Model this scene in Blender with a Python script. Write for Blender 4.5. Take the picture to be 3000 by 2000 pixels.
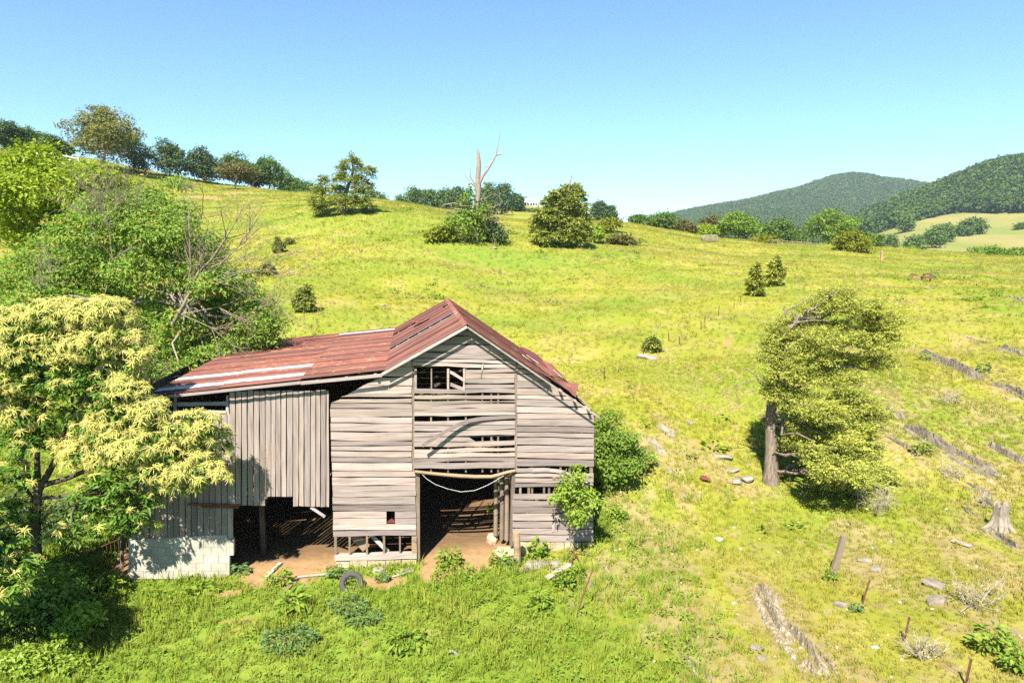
import bpy, bmesh, math, random
import numpy as np
from mathutils import Vector, Matrix

random.seed(7)
RNG = np.random.default_rng(7)
for o in list(bpy.data.objects):
    bpy.data.objects.remove(o)
SC = bpy.context.scene
COL = SC.collection
R = math.radians

# ------------------------------------------------------------------ camera, sky, sun, exposure
HAZE = .00008
ZC, PITCH = 11.0, R(7.5)
cam_d = bpy.data.cameras.new('camera')
cam_d.sensor_width, cam_d.lens, cam_d.clip_end, cam_d.clip_start = 36, 24, 20000, .1
cam = bpy.data.objects.new('camera', cam_d)
cam.location, cam.rotation_euler = (0, 0, ZC), (R(90) - PITCH, 0, 0)
COL.objects.link(cam)
SC.camera = cam

SUN_EL = R(50)
SUN_H = Vector((-.27, -.96, 0)).normalized()            # horizontal direction towards the sun
sun_dir = Vector((SUN_H.x * math.cos(SUN_EL), SUN_H.y * math.cos(SUN_EL), math.sin(SUN_EL)))
w = bpy.data.worlds.new('World')
SC.world = w
w.use_nodes = True
wn = w.node_tree
bg = wn.nodes['Background']
sky = wn.nodes.new('ShaderNodeTexSky')
sky.sky_type = 'NISHITA'
sky.sun_disc = False
sky.sun_elevation = SUN_EL
sky.sun_rotation = math.atan2(SUN_H.x, SUN_H.y)
sky.altitude, sky.air_density, sky.dust_density, sky.ozone_density = 600, 1.0, .3, 1.4
tn = wn.nodes.new('ShaderNodeMixRGB'); tn.blend_type = 'MULTIPLY'; tn.inputs[0].default_value = 1; tn.inputs[2].default_value = (.76, 1.02, 1.10, 1)   # white balance of the picture
wn.links.new(sky.outputs[0], tn.inputs[1]); wn.links.new(tn.outputs[0], bg.inputs[0])
bg.inputs[1].default_value = .068
sun_d = bpy.data.lights.new('sun', 'SUN')
sun_d.energy, sun_d.angle, sun_d.color = 5.0, R(.53), (1, .95, .86)
sun_o = bpy.data.objects.new('sun', sun_d)
sun_o.rotation_euler = sun_dir.to_track_quat('Z', 'Y').to_euler()
sun_o.location = (-20, -20, 60)
COL.objects.link(sun_o)
SC.view_settings.view_transform = 'Standard'
SC.view_settings.look = 'None'
SC.view_settings.exposure = 1.55
SC.view_settings.gamma = 1
SC.view_settings.use_curve_mapping = False
SC.render.engine = 'CYCLES'
cy = SC.cycles
cy.max_bounces, cy.diffuse_bounces, cy.glossy_bounces, cy.transmission_bounces = 5, 2, 2, 3
cy.transparent_max_bounces, cy.volume_bounces = 6, 0
cy.use_denoising = False
cy.denoiser = 'OPENIMAGEDENOISE'
cy.sample_clamp_indirect = 1.2

# ------------------------------------------------------------------ pixel geometry (3000 x 2000 photograph)
FW = np.array([0, math.cos(PITCH), -math.sin(PITCH)])
UP = np.array([0, math.sin(PITCH), math.cos(PITCH)])
CAM = np.array([0, 0, ZC])

def ray(px, py):
    return np.array([1., 0, 0]) * ((px - 1500) / 2000) + FW + UP * ((1000 - py) / 2000)

def at(px, py, Y):
    d = ray(px, py)
    return CAM + d * (Y / d[1])

def dist_scale(px, py, Y):
    """metres per photograph pixel at that place"""
    d = ray(px, py)
    return (Y / d[1]) / 2000

# facade plane of the barn
PHI = R(8.2)
E = np.array([math.cos(PHI), math.sin(PHI), 0])
D = np.array([-math.sin(PHI), math.cos(PHI), 0])
B0 = at(1350, 1640, 23.0).copy()
B0[2] = 0

def fl(px, py, off=0.0):
    """photograph pixel -> (s, z) on the barn front, off metres in front of it"""
    d = ray(px, py)
    t = ((B0 - D * off - CAM) @ D) / (d @ D)
    p = CAM + d * t
    return float((p - B0) @ E), float(p[2])

def fw(px, py, off=0.0):
    s, z = fl(px, py, off)
    p = B0 + E * s - D * off
    return np.array([p[0], p[1], z])

def barn_w(s, d, z):
    p = B0 + E * s + D * d
    return np.array([p[0], p[1], z])

# ------------------------------------------------------------------ terrain height field
def _hash(ix, iy, seed):
    n = (ix.astype(np.int64) * 374761393 + iy.astype(np.int64) * 668265263 + seed * 982451653) & 0x7fffffff
    n = ((n ^ (n >> 13)) * 1274126177) & 0x7fffffff
    return ((n ^ (n >> 16)) & 0xffff) / 65535.0

def vnoise(x, y, seed=0):
    x = np.asarray(x, float); y = np.asarray(y, float)
    ix, iy = np.floor(x), np.floor(y)
    fx, fy = x - ix, y - iy
    fx = fx * fx * (3 - 2 * fx); fy = fy * fy * (3 - 2 * fy)
    a = _hash(ix, iy, seed); b = _hash(ix + 1, iy, seed)
    c = _hash(ix, iy + 1, seed); d = _hash(ix + 1, iy + 1, seed)
    return (a * (1 - fx) + b * fx) * (1 - fy) + (c * (1 - fx) + d * fx) * fy - .5

CTRL = []
def cp(px, py, Y): CTRL.append(at(px, py, Y))
for a in [(0, 2000, 16), (750, 2000, 16), (1500, 2000, 15.8), (2250, 2000, 15.2), (3000, 2000, 14.5), (0, 2600, 10.5), (1500, 2600, 10.3),
          (3000, 2600, 9.7), (200, 1750, 20.5), (700, 1800, 19.2), (1300, 1800, 19.3), (1750, 1700, 21.5), (2000, 1600, 23.1),
          (2258, 1410, 28.5), (1900, 1400, 28), (1800, 1250, 31.5), (2440, 1680, 21.6), (2700, 1500, 25.5), (3000, 1500, 24.5),
          (3000, 1700, 19.9), (3000, 1200, 33), (2650, 1200, 33.5), (2300, 1200, 34), (3000, 1000, 43), (2500, 1000, 45), (1900, 1000, 46),
          (2900, 850, 68), (2400, 850, 70), (1900, 850, 70), (1500, 800, 78), (1100, 850, 64), (900, 955, 50), (1800, 1100, 38.5),
          (2550, 742, 115), (2900, 768, 105), (3000, 790, 98), (2300, 718, 130), (2000, 688, 150), (1850, 658, 165), (1750, 652, 172),
          (1640, 720, 95), (1395, 708, 92), (1600, 656, 176), (1480, 648, 176), (1380, 634, 172), (1200, 605, 170), (1005, 622, 108), (900, 565, 190), (700, 550, 200),
          (500, 515, 210), (300, 478, 200), (100, 447, 200), (0, 440, 200), (700, 700, 95), (500, 620, 130), (400, 560, 160),
          (600, 850, 62), (300, 900, 50), (0, 900, 50), (230, 1300, 30), (0, 1500, 24), (0, 1700, 20.5),
          # beyond the skyline of the pasture
          (0, 520, 330), (300, 545, 330), (700, 600, 340), (1200, 640, 320), (1555, 604, 520), (1555, 660, 300), (1480, 610, 460),
          (1300, 620, 480), (1555, 640, 800), (1200, 660, 800), (1760, 655, 420), (1900, 710, 400), (2100, 745, 400), (2300, 770, 420),
          (2600, 768, 440), (2450, 775, 330), (2800, 785, 300), (3000, 800, 300), (2700, 742, 520), (3000, 768, 480), (2850, 705, 640),
          (3000, 700, 620), (2620, 712, 700), (2540, 715, 780), (2740, 655, 850), (3000, 640, 830), (2850, 632, 900), (2480, 735, 800),
          (2740, 578, 1300), (2600, 622, 1200), (3000, 478, 1250), (2850, 530, 1280), (2450, 690, 1150), (3000, 560, 1800), (2740, 640, 1800),
          (2480, 680, 1500), (2000, 690, 1500),
          (1900, 660, 2600), (2000, 632, 2600), (2150, 608, 2600), (2300, 568, 2600), (2480, 528, 2600), (2650, 540, 2600), (2750, 560, 2600),
          (2950, 600, 2600), (2300, 655, 1950), (2480, 640, 2000), (2700, 650, 2000), (2480, 640, 4200), (2000, 700, 4200), (3000, 650, 4200),
          (1700, 720, 2600), (1000, 730, 2600), (0, 730, 2600), (1000, 690, 1200), (0, 640, 1000), (1600, 710, 1500), (0, 740, 4200), (1200, 740, 4200)]:
    cp(*a)
for s_, z_ in ((-12, .1), (-8.2, .1), (-5.5, .15), (-2.5, .12), (0, .15), (2.7, .25), (4.7, .35)):
    CTRL.append(barn_w(s_, -.3, z_))
for s_, d_, z_ in ((-8, 6, .35), (-2, 5, .35), (2, 6, .5), (-8, 12.5, 1.6), (-2, 12.5, 1.9), (3, 12.5, 2.2), (5.6, 5, 1.7), (-13, 6, 1.4)):
    CTRL.append(barn_w(s_, d_, z_))
for a in ((0, -6, .4), (-16, -6, .2), (16, -6, 1.6), (-40, 2, .5), (40, 2, 4), (-60, 40, 9), (75, 50, 11), (-150, 60, 25), (180, 60, 14),
          (-400, 150, 45), (420, 150, 25), (-1200, 500, 90), (1300, 600, 120)):
    CTRL.append(np.array(a, float))
CTRL = np.array(CTRL)
YO = 15.0
KS = 2.2
def _uv(x, y):
    yy = np.maximum(np.asarray(y, float) + YO, 1.0)
    return KS * np.asarray(x, float) / yy, np.log(yy), yy
def _kern(r2):
    return .5 * r2 * np.log(np.maximum(r2, 1e-12))
_cu, _cv, _cy = _uv(CTRL[:, 0], CTRL[:, 1])
_cw = (CTRL[:, 2] - ZC) / _cy
_n = len(_cu)
_K = _kern((_cu[:, None] - _cu[None]) ** 2 + (_cv[:, None] - _cv[None]) ** 2) + np.eye(_n) * 2e-4
_P = np.stack([np.ones(_n), _cu, _cv], 1)
_A = np.zeros((_n + 3, _n + 3)); _A[:_n, :_n] = _K; _A[:_n, _n:] = _P; _A[_n:, :_n] = _P.T
_sol = np.linalg.solve(_A, np.concatenate([_cw, np.zeros(3)]))

def smooth(a, b, x):
    t = np.clip((np.asarray(x, float) - a) / (b - a), 0, 1)
    return t * t * (3 - 2 * t)

def H(x, y, bumps=True):
    x = np.atleast_1d(np.asarray(x, float)); y = np.atleast_1d(np.asarray(y, float))
    out = np.empty(x.shape)
    for i in range(0, len(x), 20000):
        u, v, yy = _uv(x[i:i + 20000], y[i:i + 20000])
        k = _kern((u[:, None] - _cu[None]) ** 2 + (v[:, None] - _cv[None]) ** 2)
        wv = k @ _sol[:_n] + _sol[_n] + _sol[_n + 1] * u + _sol[_n + 2] * v
        out[i:i + 20000] = ZC + wv * yy
    if bumps:
        s = (x - B0[0]) * E[0] + (y - B0[1]) * E[1]; d = (x - B0[0]) * D[0] + (y - B0[1]) * D[1]
        inside = smooth(-13, -11, s) * (1 - smooth(4.7, 6.5, s)) * smooth(-2.5, -.8, d) * (1 - smooth(12.5, 14, d))
        amp = 1 - .85 * inside
        far = smooth(20, 70, y)
        out += amp * (vnoise(x / 2.3, y / 2.3, 1) * .14 + vnoise(x / .9, y / .9, 2) * .07 + vnoise(x / 7, y / 5, 3) * (.25 + .5 * far))
        out += amp * vnoise(x / .45, y / .45, 5) * .05 * (1 - far)
        out += far * vnoise(x / 28, y / 22, 4) * 1.1 + smooth(600, 1200, y) * vnoise(x / 160, y / 160, 6) * 28
    out = np.where(out > 270, 270 + 45 * np.tanh((out - 270) / 45), out)
    return out

def hz(x, y):
    return float(H([x], [y])[0])

def ground(px, py):
    """first point of the terrain along the sight line of a pixel"""
    d = ray(px, py)
    Y = np.geomspace(9, 3500, 2600)
    t = Y / d[1]
    X = CAM[0] + d[0] * t; Z = CAM[2] + d[2] * t
    h = H(X, Y)
    k = np.nonzero(Z < h)[0]
    i = int(k[0]) if len(k) else len(Y) - 1
    if len(k) and i > 0:
        f0, f1 = Z[i - 1] - h[i - 1], Z[i] - h[i]
        y = Y[i - 1] + (Y[i] - Y[i - 1]) * f0 / (f0 - f1)
    else:
        y = Y[i]
    x = CAM[0] + d[0] * y / d[1]
    return np.array([x, y, hz(x, y)])

# ------------------------------------------------------------------ materials
class NT:
    def __init__(s, name):
        s.m = bpy.data.materials.new(name); s.m.use_nodes = True
        s.t = s.m.node_tree; s.t.nodes.clear()
        s.out = s.t.nodes.new('ShaderNodeOutputMaterial')
    def n(s, typ, props=None, **ins):
        nd = s.t.nodes.new('ShaderNode' + typ)
        for k, v in (props or {}).items(): setattr(nd, k, v)
        for k, v in ins.items():
            key = int(k[1:]) if k[0] == 'i' and k[1:].isdigit() else k.replace('_', ' ')
            if isinstance(v, bpy.types.NodeSocket): s.t.links.new(v, nd.inputs[key])
            elif isinstance(v, tuple) and len(v) == 3 and nd.inputs[key].type == 'RGBA': nd.inputs[key].default_value = (*v, 1)
            else: nd.inputs[key].default_value = v
        return nd
    def pos(s): return s.n('NewGeometry').outputs['Position']
    def obj(s): return s.n('TexCoord').outputs['Object']
    def rnd(s): return s.n('ObjectInfo').outputs['Random']
    def attr(s, name): return s.n('Attribute', dict(attribute_name=name)).outputs['Fac']
    def scale(s, vec, sc, loc=None):
        nd = s.n('Mapping', Vector=vec); nd.inputs['Scale'].default_value = sc
        if isinstance(loc, bpy.types.NodeSocket): s.t.links.new(loc, nd.inputs['Location'])
        return nd.outputs[0]
    def noise(s, vec, sc, det=4, rough=.55, dist=0.):
        return s.n('TexNoise', Vector=vec, Scale=sc, Detail=det, Roughness=rough, Distortion=dist).outputs['Fac']
    def ramp(s, fac, stops):
        nd = s.n('ValToRGB', Fac=fac)
        el = nd.color_ramp.elements
        while len(el) < len(stops): el.new(.5)
        for e, (p, c) in zip(el, stops):
            e.position = p; e.color = (*c, 1) if len(c) == 3 else c
        return nd.outputs[0]
    def step(s, fac, a, b):
        nd = s.n('MapRange', Value=fac); nd.inputs[1].default_value = a; nd.inputs[2].default_value = b
        return nd.outputs[0]
    def mix(s, f, a, b, mode='MIX'):
        return s.n('MixRGB', dict(blend_type=mode), Fac=f, Color1=a, Color2=b).outputs[0]
    def math(s, op, a, b=0.):
        return s.n('Math', dict(operation=op), i0=a, i1=b).outputs[0]
    def bump(s, h, st=.3, dist=.05):
        return s.n('Bump', Height=h, Strength=st, Distance=dist).outputs[0]
    def end(s, col, rough=.9, bump=None, metal=0., spec=.3):
        b = s.n('BsdfPrincipled', Base_Color=col, Roughness=rough, Metallic=metal)
        b.inputs['Specular IOR Level'].default_value = spec
        if bump: s.t.links.new(bump, b.inputs['Normal'])
        s.t.links.new(b.outputs[0], s.out.inputs[0])
        return s.m
    def leaf(s, col, trans=.35, rough=.55, tcol=None, spec=.25):
        b = s.n('BsdfPrincipled', Base_Color=col, Roughness=rough)
        b.inputs['Specular IOR Level'].default_value = spec
        t = s.n('BsdfTranslucent', Color=tcol if tcol is not None else col)
        x = s.n('MixShader', i0=trans, i1=b.outputs[0], i2=t.outputs[0])
        s.t.links.new(x.outputs[0], s.out.inputs[0])
        return s.m

def grass_colour(t, pos, lush):
    """patchy pasture colour, shared by the soil sheet and the blades that grow on it"""
    a = t.noise(pos, .35, 5, .6); b = t.noise(pos, 2.6, 4, .6); c = t.noise(t.scale(pos, (1, 1, 1)), .09, 3, .5)
    dry = t.ramp(a, [(.28, (.165, .188, .018)), (.5, (.222, .214, .028)), (.74, (.29, .24, .075))])
    lsh = t.ramp(a, [(.3, (.115, .18, .018)), (.55, (.155, .205, .026)), (.75, (.21, .22, .042))])
    col = t.mix(lush, dry, lsh)
    col = t.mix(t.step(c, .46, .62), col, t.mix(.65, col, (.135, .185, .018)))
    d = t.noise(t.scale(pos, (1, 1.6, 1)), .16, 5, .62)
    col = t.mix(t.math('MULTIPLY', t.step(d, .56, .72), .5), col, (.30, .235, .08))
    v = t.ramp(b, [(.3, (.92, .93, .92)), (.7, (1.07, 1.06, 1.06))])
    return t.mix(1., col, v, 'MULTIPLY')

def m_ground():
    t = NT('pasture_ground'); p = t.pos()
    lush = t.attr('lush'); dirt = t.attr('dirt'); wild = t.attr('wild'); fo = t.attr('forest'); rock = t.attr('rocky'); shade = t.attr('hay')  # shade here holds the hay field mask, a plain surface colour
    fine = t.noise(p, 9, 6, .7); mid = t.noise(p, 1.3, 5, .6)
    lushn = t.math('ADD', lush, t.math('MULTIPLY', t.math('SUBTRACT', mid, .5), .7))
    g = grass_colour(t, p, t.step(lushn, .25, .75))
    g = t.mix(1., g, t.ramp(fine, [(.3, (.8, .8, .8)), (.7, (1.15, 1.15, 1.15))]), 'MULTIPLY')
    # straw and bare scuffed soil among the grass
    bare = t.step(t.math('ADD', t.noise(t.scale(p, (1.5, .8, 1)), .9, 6, .65), t.math('MULTIPLY', rock, .15)), .61, .72)
    g = t.mix(t.math('MULTIPLY', bare, .72), g, t.ramp(mid, [(.35, (.19, .13, .06)), (.6, (.28, .21, .105))]))
    dn = t.math('ADD', dirt, t.math('MULTIPLY', t.math('SUBTRACT', t.noise(p, 2.2, 5, .65), .5), .8))
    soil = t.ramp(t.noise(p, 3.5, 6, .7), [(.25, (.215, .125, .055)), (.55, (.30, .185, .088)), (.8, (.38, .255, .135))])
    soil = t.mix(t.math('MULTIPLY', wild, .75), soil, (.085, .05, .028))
    g = t.mix(t.step(dn, .42, .6), g, soil)
    hayc = t.ramp(t.noise(t.scale(p, (1, .5, 1)), .012, 4, .6), [(.32, (.24, .20, .07)), (.5, (.175, .185, .045)), (.66, (.125, .165, .035))])
    g = t.mix(shade, g, hayc)
    g = t.mix(fo, g, (.03, .055, .012))
    h = t.math('ADD', t.math('MULTIPLY', fine, .5), mid)
    return t.end(g, 1., t.bump(h, .7, .08), spec=.1)

def m_grass(name, lush, tall=False):
    t = NT(name); p = t.pos()
    v = t.n('Value'); v.outputs[0].default_value = lush
    g = grass_colour(t, p, v.outputs[0])
    r = t.rnd()
    g = t.mix(1., g, t.ramp(r, [(0, (.9, .95, .8)), (.6, (1.2, 1.18, 1.1)), (1, (1.5, 1.32, 1.5))]), 'MULTIPLY')
    if lush > .5: g = t.mix(1., g, (1.18, 1.15, 1.1), 'MULTIPLY')
    if tall: g = t.mix(.75, g, (.36, .28, .12))
    nv = t.n('VectorMath', dict(operation='ADD'), i0=t.n('NewGeometry').outputs['Normal'], i1=(0, 0, 1.3))
    m = t.leaf(g, .4, .7, spec=.1)
    for nd in t.t.nodes:                                # blades of a sward are lit as the sward is
        if nd.type == 'BSDF_PRINCIPLED': t.t.links.new(t.n('VectorMath', dict(operation='NORMALIZE'), i0=nv.outputs[0]).outputs[0], nd.inputs['Normal'])
    return m

def m_wood(name, scale, base=(.33, .266, .234), dark=(.155, .122, .106), warm=(.26, .185, .12), wm=.12, world=False):
    t = NT(name); r = t.rnd()
    off = t.n('CombineXYZ', X=t.math('MULTIPLY', r, 37.), Y=t.math('MULTIPLY', r, 91.), Z=t.math('MULTIPLY', r, 53.)).outputs[0]
    v = t.scale(t.obj(), scale, off)
    g = t.noise(v, 2.2, 7, .65, .6); g2 = t.noise(v, .7, 3, .5)
    spots = t.noise(t.scale(t.obj(), (.9, .9, .9), off), 1.4, 4, .6)
    col = t.ramp(g, [(.26, dark), (.45, tuple(.78 * b for b in base)), (.6, base), (.8, tuple(min(1, 1.28 * b) for b in base))])
    col = t.mix(t.math('MULTIPLY', t.step(g2, .52, .75), wm * 3), col, warm)
    col = t.mix(t.math('MULTIPLY', t.step(spots, .58, .76), .35), col, dark)
    col = t.mix(1., col, t.ramp(r, [(0, (.60, .59, .60)), (.2, (.84, .83, .84)), (.5, (.97, .97, .98)), (.8, (1.08, 1.03, .99)), (1, (1.2, 1.16, 1.12))]), 'MULTIPLY')
    return t.end(col, .85, t.bump(g, .5, .02), spec=.2)

def m_roof(name, base, chips=0.):
    t = NT(name); r = t.rnd(); o = t.obj()
    off = t.n('CombineXYZ', X=t.math('MULTIPLY', r, 17.), Y=t.math('MULTIPLY', r, 31.), Z=t.math('MULTIPLY', r, 7.)).outputs[0]
    v = t.scale(o, (.35, 5, .35), off)
    g = t.noise(v, 1.6, 6, .65, .3); big = t.noise(o, .55, 4, .6)
    col = t.ramp(g, [(.25, tuple(.5 * b for b in base)), (.45, base), (.65, tuple(1.25 * b for b in base)), (.82, (.24, .085, .035))])
    col = t.mix(t.math('MULTIPLY', t.step(big, .5, .75), .45), col, (.06, .026, .024))
    ora = t.noise(t.scale(o, (.8, 3, .8), off), 2.3, 5, .6)
    col = t.mix(t.math('MULTIPLY', t.step(ora, .62, .7), .7), col, (.30, .11, .03))
    if chips:
        ch = t.noise(t.scale(o, (1.3, 14, 1.3), off), 1.5, 5, .7)
        col = t.mix(t.step(ch, chips, chips + .04), col, (.52, .36, .17))
    col = t.mix(1., col, t.ramp(r, [(0, (.78, .78, .8)), (.5, (1, 1, 1)), (1, (1.2, 1.15, 1.12))]), 'MULTIPLY')
    return t.end(col, .75, t.bump(g, .2, .01), spec=.15)

def m_galv():
    t = NT('galvanised_sheet'); o = t.obj()
    g = t.noise(t.scale(o, (.4, 6, .4)), 1.8, 5, .6)
    col = t.ramp(g, [(.3, (.36, .36, .37)), (.6, (.54, .55, .56)), (.75, (.42, .33, .26))])
    rs = t.noise(t.scale(o, (.9, 3, .9)), 1.7, 5, .65)
    col = t.mix(t.step(rs, .54, .66), col, (.17, .08, .055))
    return t.end(col, .55, None, .1, .4)

def m_leaf(name, cols, trans=.35, gain=1., spec=.25, rough=.5):
    """leaves: hue picked per leaf from the 'tint' attribute"""
    t = NT(name)
    n = len(cols)
    c = t.ramp(t.attr('tint'), [(i / max(1, n - 1), tuple(gain * x for x in k)) for i, k in enumerate(cols)])
    tc = t.mix(1., c, (1.15, 1.25, .6), 'MULTIPLY')
    return t.leaf(c, trans, rough, tc, spec)

def m_bark(name, a, b):
    t = NT(name); o = t.obj()
    g = t.noise(t.scale(o, (5, 5, .7)), 3, 7, .75)
    col = t.ramp(g, [(.36, b), (.5, tuple((p + q) / 2 for p, q in zip(a, b))), (.62, a)])
    return t.end(col, .95, t.bump(g, .6, .04), spec=.1)

def m_rock(name, a, b, c, sc=1.):
    t = NT(name); o = t.pos(); r = t.rnd()
    g = t.noise(o, 2.4 * sc, 7, .7); l = t.noise(o, 7, 5, .7)
    col = t.ramp(g, [(.3, b), (.5, a), (.75, c)])
    col = t.mix(t.math('MULTIPLY', t.step(l, .55, .7), .5), col, tuple(.45 * x for x in a))
    col = t.mix(1., col, t.ramp(r, [(0, (.85, .85, .85)), (1, (1.12, 1.1, 1.08))]), 'MULTIPLY')
    return t.end(col, .95, t.bump(t.math('ADD', g, l), .7, .06), spec=.15)

def m_plain(name, col, rough=.7, var=.2, sc=6., metal=0.):
    t = NT(name)
    g = t.noise(t.obj(), sc, 5, .6)
    c = t.ramp(g, [(.3, tuple(x * (1 - var) for x in col)), (.7, tuple(x * (1 + var) for x in col))])
    return t.end(c, rough, None, metal)

M = {}
M['ground'] = m_ground()
M['wood_h'] = m_wood('weathered_siding', (.3, 3, 6))
M['wood_v'] = m_wood('weathered_boards', (9, 3, .35), base=(.30, .247, .217))
M['wood_d'] = m_wood('frame_timber', (.8, .8, .8), base=(.20, .155, .115))
M['wood_tan'] = m_wood('hewn_beam', (.5, 3, 3), base=(.30, .215, .13), dark=(.12, .075, .04))
M['wood_pale'] = m_wood('sun_bleached_trim', (.4, 4, 4), base=(.42, .39, .345), dark=(.22, .19, .16))
M['roof_l'] = m_roof('red_roofing', (.165, .075, .057))
M['roof_r'] = m_roof('flaking_red_roofing', (.18, .07, .05), .60)
M['roof_dark'] = m_roof('brown_roofing', (.115, .05, .042))
M['galv'] = m_galv()
M['concrete'] = m_plain('painted_block', (.36, .325, .255), .9, .25, 2.0)
M['stone'] = m_rock('tan_stone', (.40, .33, .21), (.26, .20, .12), (.48, .41, .29))
M['rock_pale'] = m_rock('pale_rock', (.26, .225, .18), (.15, .125, .09), (.36, .325, .27))
M['rock_white'] = m_rock('white_stone', (.42, .39, .33), (.28, .25, .2), (.50, .47, .41))
M['rock_moss'] = m_rock('lichen_rock', (.24, .19, .12), (.10, .07, .035), (.50, .46, .38), 3.2)
M['rock_grey'] = m_rock('ledge_rock', (.19, .155, .12), (.095, .075, .06), (.29, .25, .20))
M['rust'] = m_plain('rusty_iron', (.13, .06, .035), .85, .4, 9)
M['rust_red'] = m_plain('red_sheet', (.14, .035, .028), .6, .25, 5)
M['wire'] = m_plain('old_wire', (.16, .14, .12), .7, .2)
M['rope'] = m_plain('white_rope', (.6, .58, .52), .8, .1)
M['rubber'] = m_plain('tyre_rubber', (.05, .046, .042), .8, .3, 12)
M['wood_in'] = m_wood('dark_inner_timber', (.6, .8, .8), base=(.085, .066, .05), dark=(.045, .034, .026))  # old inner timber, a dark brown of its own
M['white'] = m_plain('white_paint', (.78, .78, .76), .6, .05)
M['roof_grey'] = m_plain('white_metal_roof', (.66, .67, .68), .5, .06)
M['dark'] = m_plain('dark_window', (.03, .032, .036), .2, .1)
M['bark'] = m_bark('grey_bark', (.13, .105, .08), (.05, .038, .03))
M['bark_pale'] = m_bark('silvery_dead_wood', (.33, .28, .22), (.15, .12, .09))
M['bark_tan'] = m_bark('bare_twig_bark', (.27, .22, .155), (.13, .10, .07))
M['bark_dead'] = m_bark('stripped_dead_trunk', (.31, .245, .195), (.14, .10, .08))
M['bark_cedar'] = m_bark('cedar_bark', (.25, .195, .15), (.08, .06, .045))
# ------------------------------------------------------------------ mesh building
class MB:
    """collects quads and triangles as numpy blocks and links them as one mesh object"""
    def __init__(s):
        s.v, s.f, s.t, s.nv, s.mi = [], [], [], 0, []
    def add(s, V, F, tint=.5, mi=0):
        V = np.asarray(V, float).reshape(-1, 3); F = np.asarray(F, int)
        s.v.append(V); s.f.append((F + s.nv))
        s.t.append(np.broadcast_to(np.asarray(tint, float), (len(F),)).copy())
        s.mi.append(np.full(len(F), mi))
        s.nv += len(V)
    def box(s, c, size, rot=None, tint=.5, mi=0):
        x, y, z = [k / 2 for k in size]
        V = np.array([(a, b, e) for a in (-x, x) for b in (-y, y) for e in (-z, z)])
        if rot is not None: V = V @ np.array(rot).T
        s.add(V + np.array(c), [(0, 1, 3, 2), (4, 6, 7, 5), (0, 4, 5, 1), (2, 3, 7, 6), (0, 2, 6, 4), (1, 5, 7, 3)], tint, mi)
    def beam(s, a, b, wd, th, up=(0, 0, 1), mi=0):
        a, b = np.array(a, float), np.array(b, float); d = b - a; L = np.linalg.norm(d); d /= L
        u = np.array(up, float); u = u - d * (u @ d)
        if np.linalg.norm(u) < 1e-6: u = np.array([1., 0, 0]) - d * d[0]
        u /= np.linalg.norm(u); v = np.cross(d, u)
        s.box((a + b) / 2, (L, wd, th), np.stack([d, v, u], 1), mi=mi)
    def tube(s, P, rad, n=6, tint=.5, cap=True, mi=0):
        P = np.asarray(P, float); k = len(P)
        rad = np.broadcast_to(np.asarray(rad, float), (k,))
        T = np.gradient(P, axis=0); T /= np.linalg.norm(T, axis=1)[:, None] + 1e-9
        ref = np.array([0, 0, 1.]) if abs(T[:, 2]).mean() < .8 else np.array([1., 0, 0])
        U = np.cross(T, ref); U /= np.linalg.norm(U, axis=1)[:, None] + 1e-9
        W = np.cross(T, U)
        a = np.linspace(0, 2 * math.pi, n, endpoint=False)
        V = P[:, None] + rad[:, None, None] * (np.cos(a)[None, :, None] * U[:, None] + np.sin(a)[None, :, None] * W[:, None])
        V = V.reshape(-1, 3)
        i = np.arange(k - 1)[:, None] * n; j = np.arange(n)[None]; j2 = (j + 1) % n
        F = np.stack([i + j, i + j2, i + n + j2, i + n + j], -1).reshape(-1, 4)
        s.add(V, F, tint, mi)
        if cap and n == 4:
            s.add(V[-4:], [(0, 1, 2, 3)], tint, mi); s.add(V[:4], [(3, 2, 1, 0)], tint, mi)
        elif cap and n > 4:
            for ring, c in ((V[-n:], P[-1]), (V[:n], P[0])):
                s.add(np.vstack([ring, c]), [(q, (q + 1) % n, n) for q in range(n)], tint, mi)
    def build(s, name, mats, parent=None, smooth_=False, **props):
        me = bpy.data.meshes.new(name)
        V = np.concatenate(s.v) if s.v else np.zeros((0, 3))
        me.vertices.add(len(V)); me.vertices.foreach_set('co', V.astype(np.float32).ravel())
        sizes = np.concatenate([np.full(len(f), f.shape[1]) for f in s.f]) if s.f else np.zeros(0, int)
        loops = np.concatenate([f.ravel() for f in s.f]) if s.f else np.zeros(0, int)
        me.loops.add(len(loops)); me.loops.foreach_set('vertex_index', loops.astype(np.int32))
        me.polygons.add(len(sizes))
        me.polygons.foreach_set('loop_start', np.concatenate([[0], np.cumsum(sizes)[:-1]]).astype(np.int32))
        me.polygons.foreach_set('material_index', np.concatenate(s.mi).astype(np.int32))
        if smooth_: me.polygons.foreach_set('use_smooth', np.ones(len(sizes), bool))
        a = me.attributes.new('tint', 'FLOAT', 'FACE')
        a.data.foreach_set('value', np.concatenate(s.t).astype(np.float32))
        me.update(); me.validate()
        if not smooth_: me.shade_flat()
        for m in (mats if isinstance(mats, (list, tuple)) else [mats]): me.materials.append(m)
        return link(name, me, parent, **props)

def link(name, data, parent=None, **props):
    o = bpy.data.objects.new(name, data)
    COL.objects.link(o)
    if parent is not None: o.parent = parent
    for k, v in props.items(): o[k] = v
    return o

def thing(name, label, cat, loc=(0, 0, 0), rz=0, group=None):
    o = bpy.data.objects.new(name, None)
    o.empty_display_size = .3
    COL.objects.link(o)
    o.location = loc; o.rotation_euler = (0, 0, rz)
    o['label'] = label; o['category'] = cat
    if group: o['group'] = group
    return o

def tag(o, label, cat, group=None):
    o['label'] = label; o['category'] = cat
    if group: o['group'] = group
    return o

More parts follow.
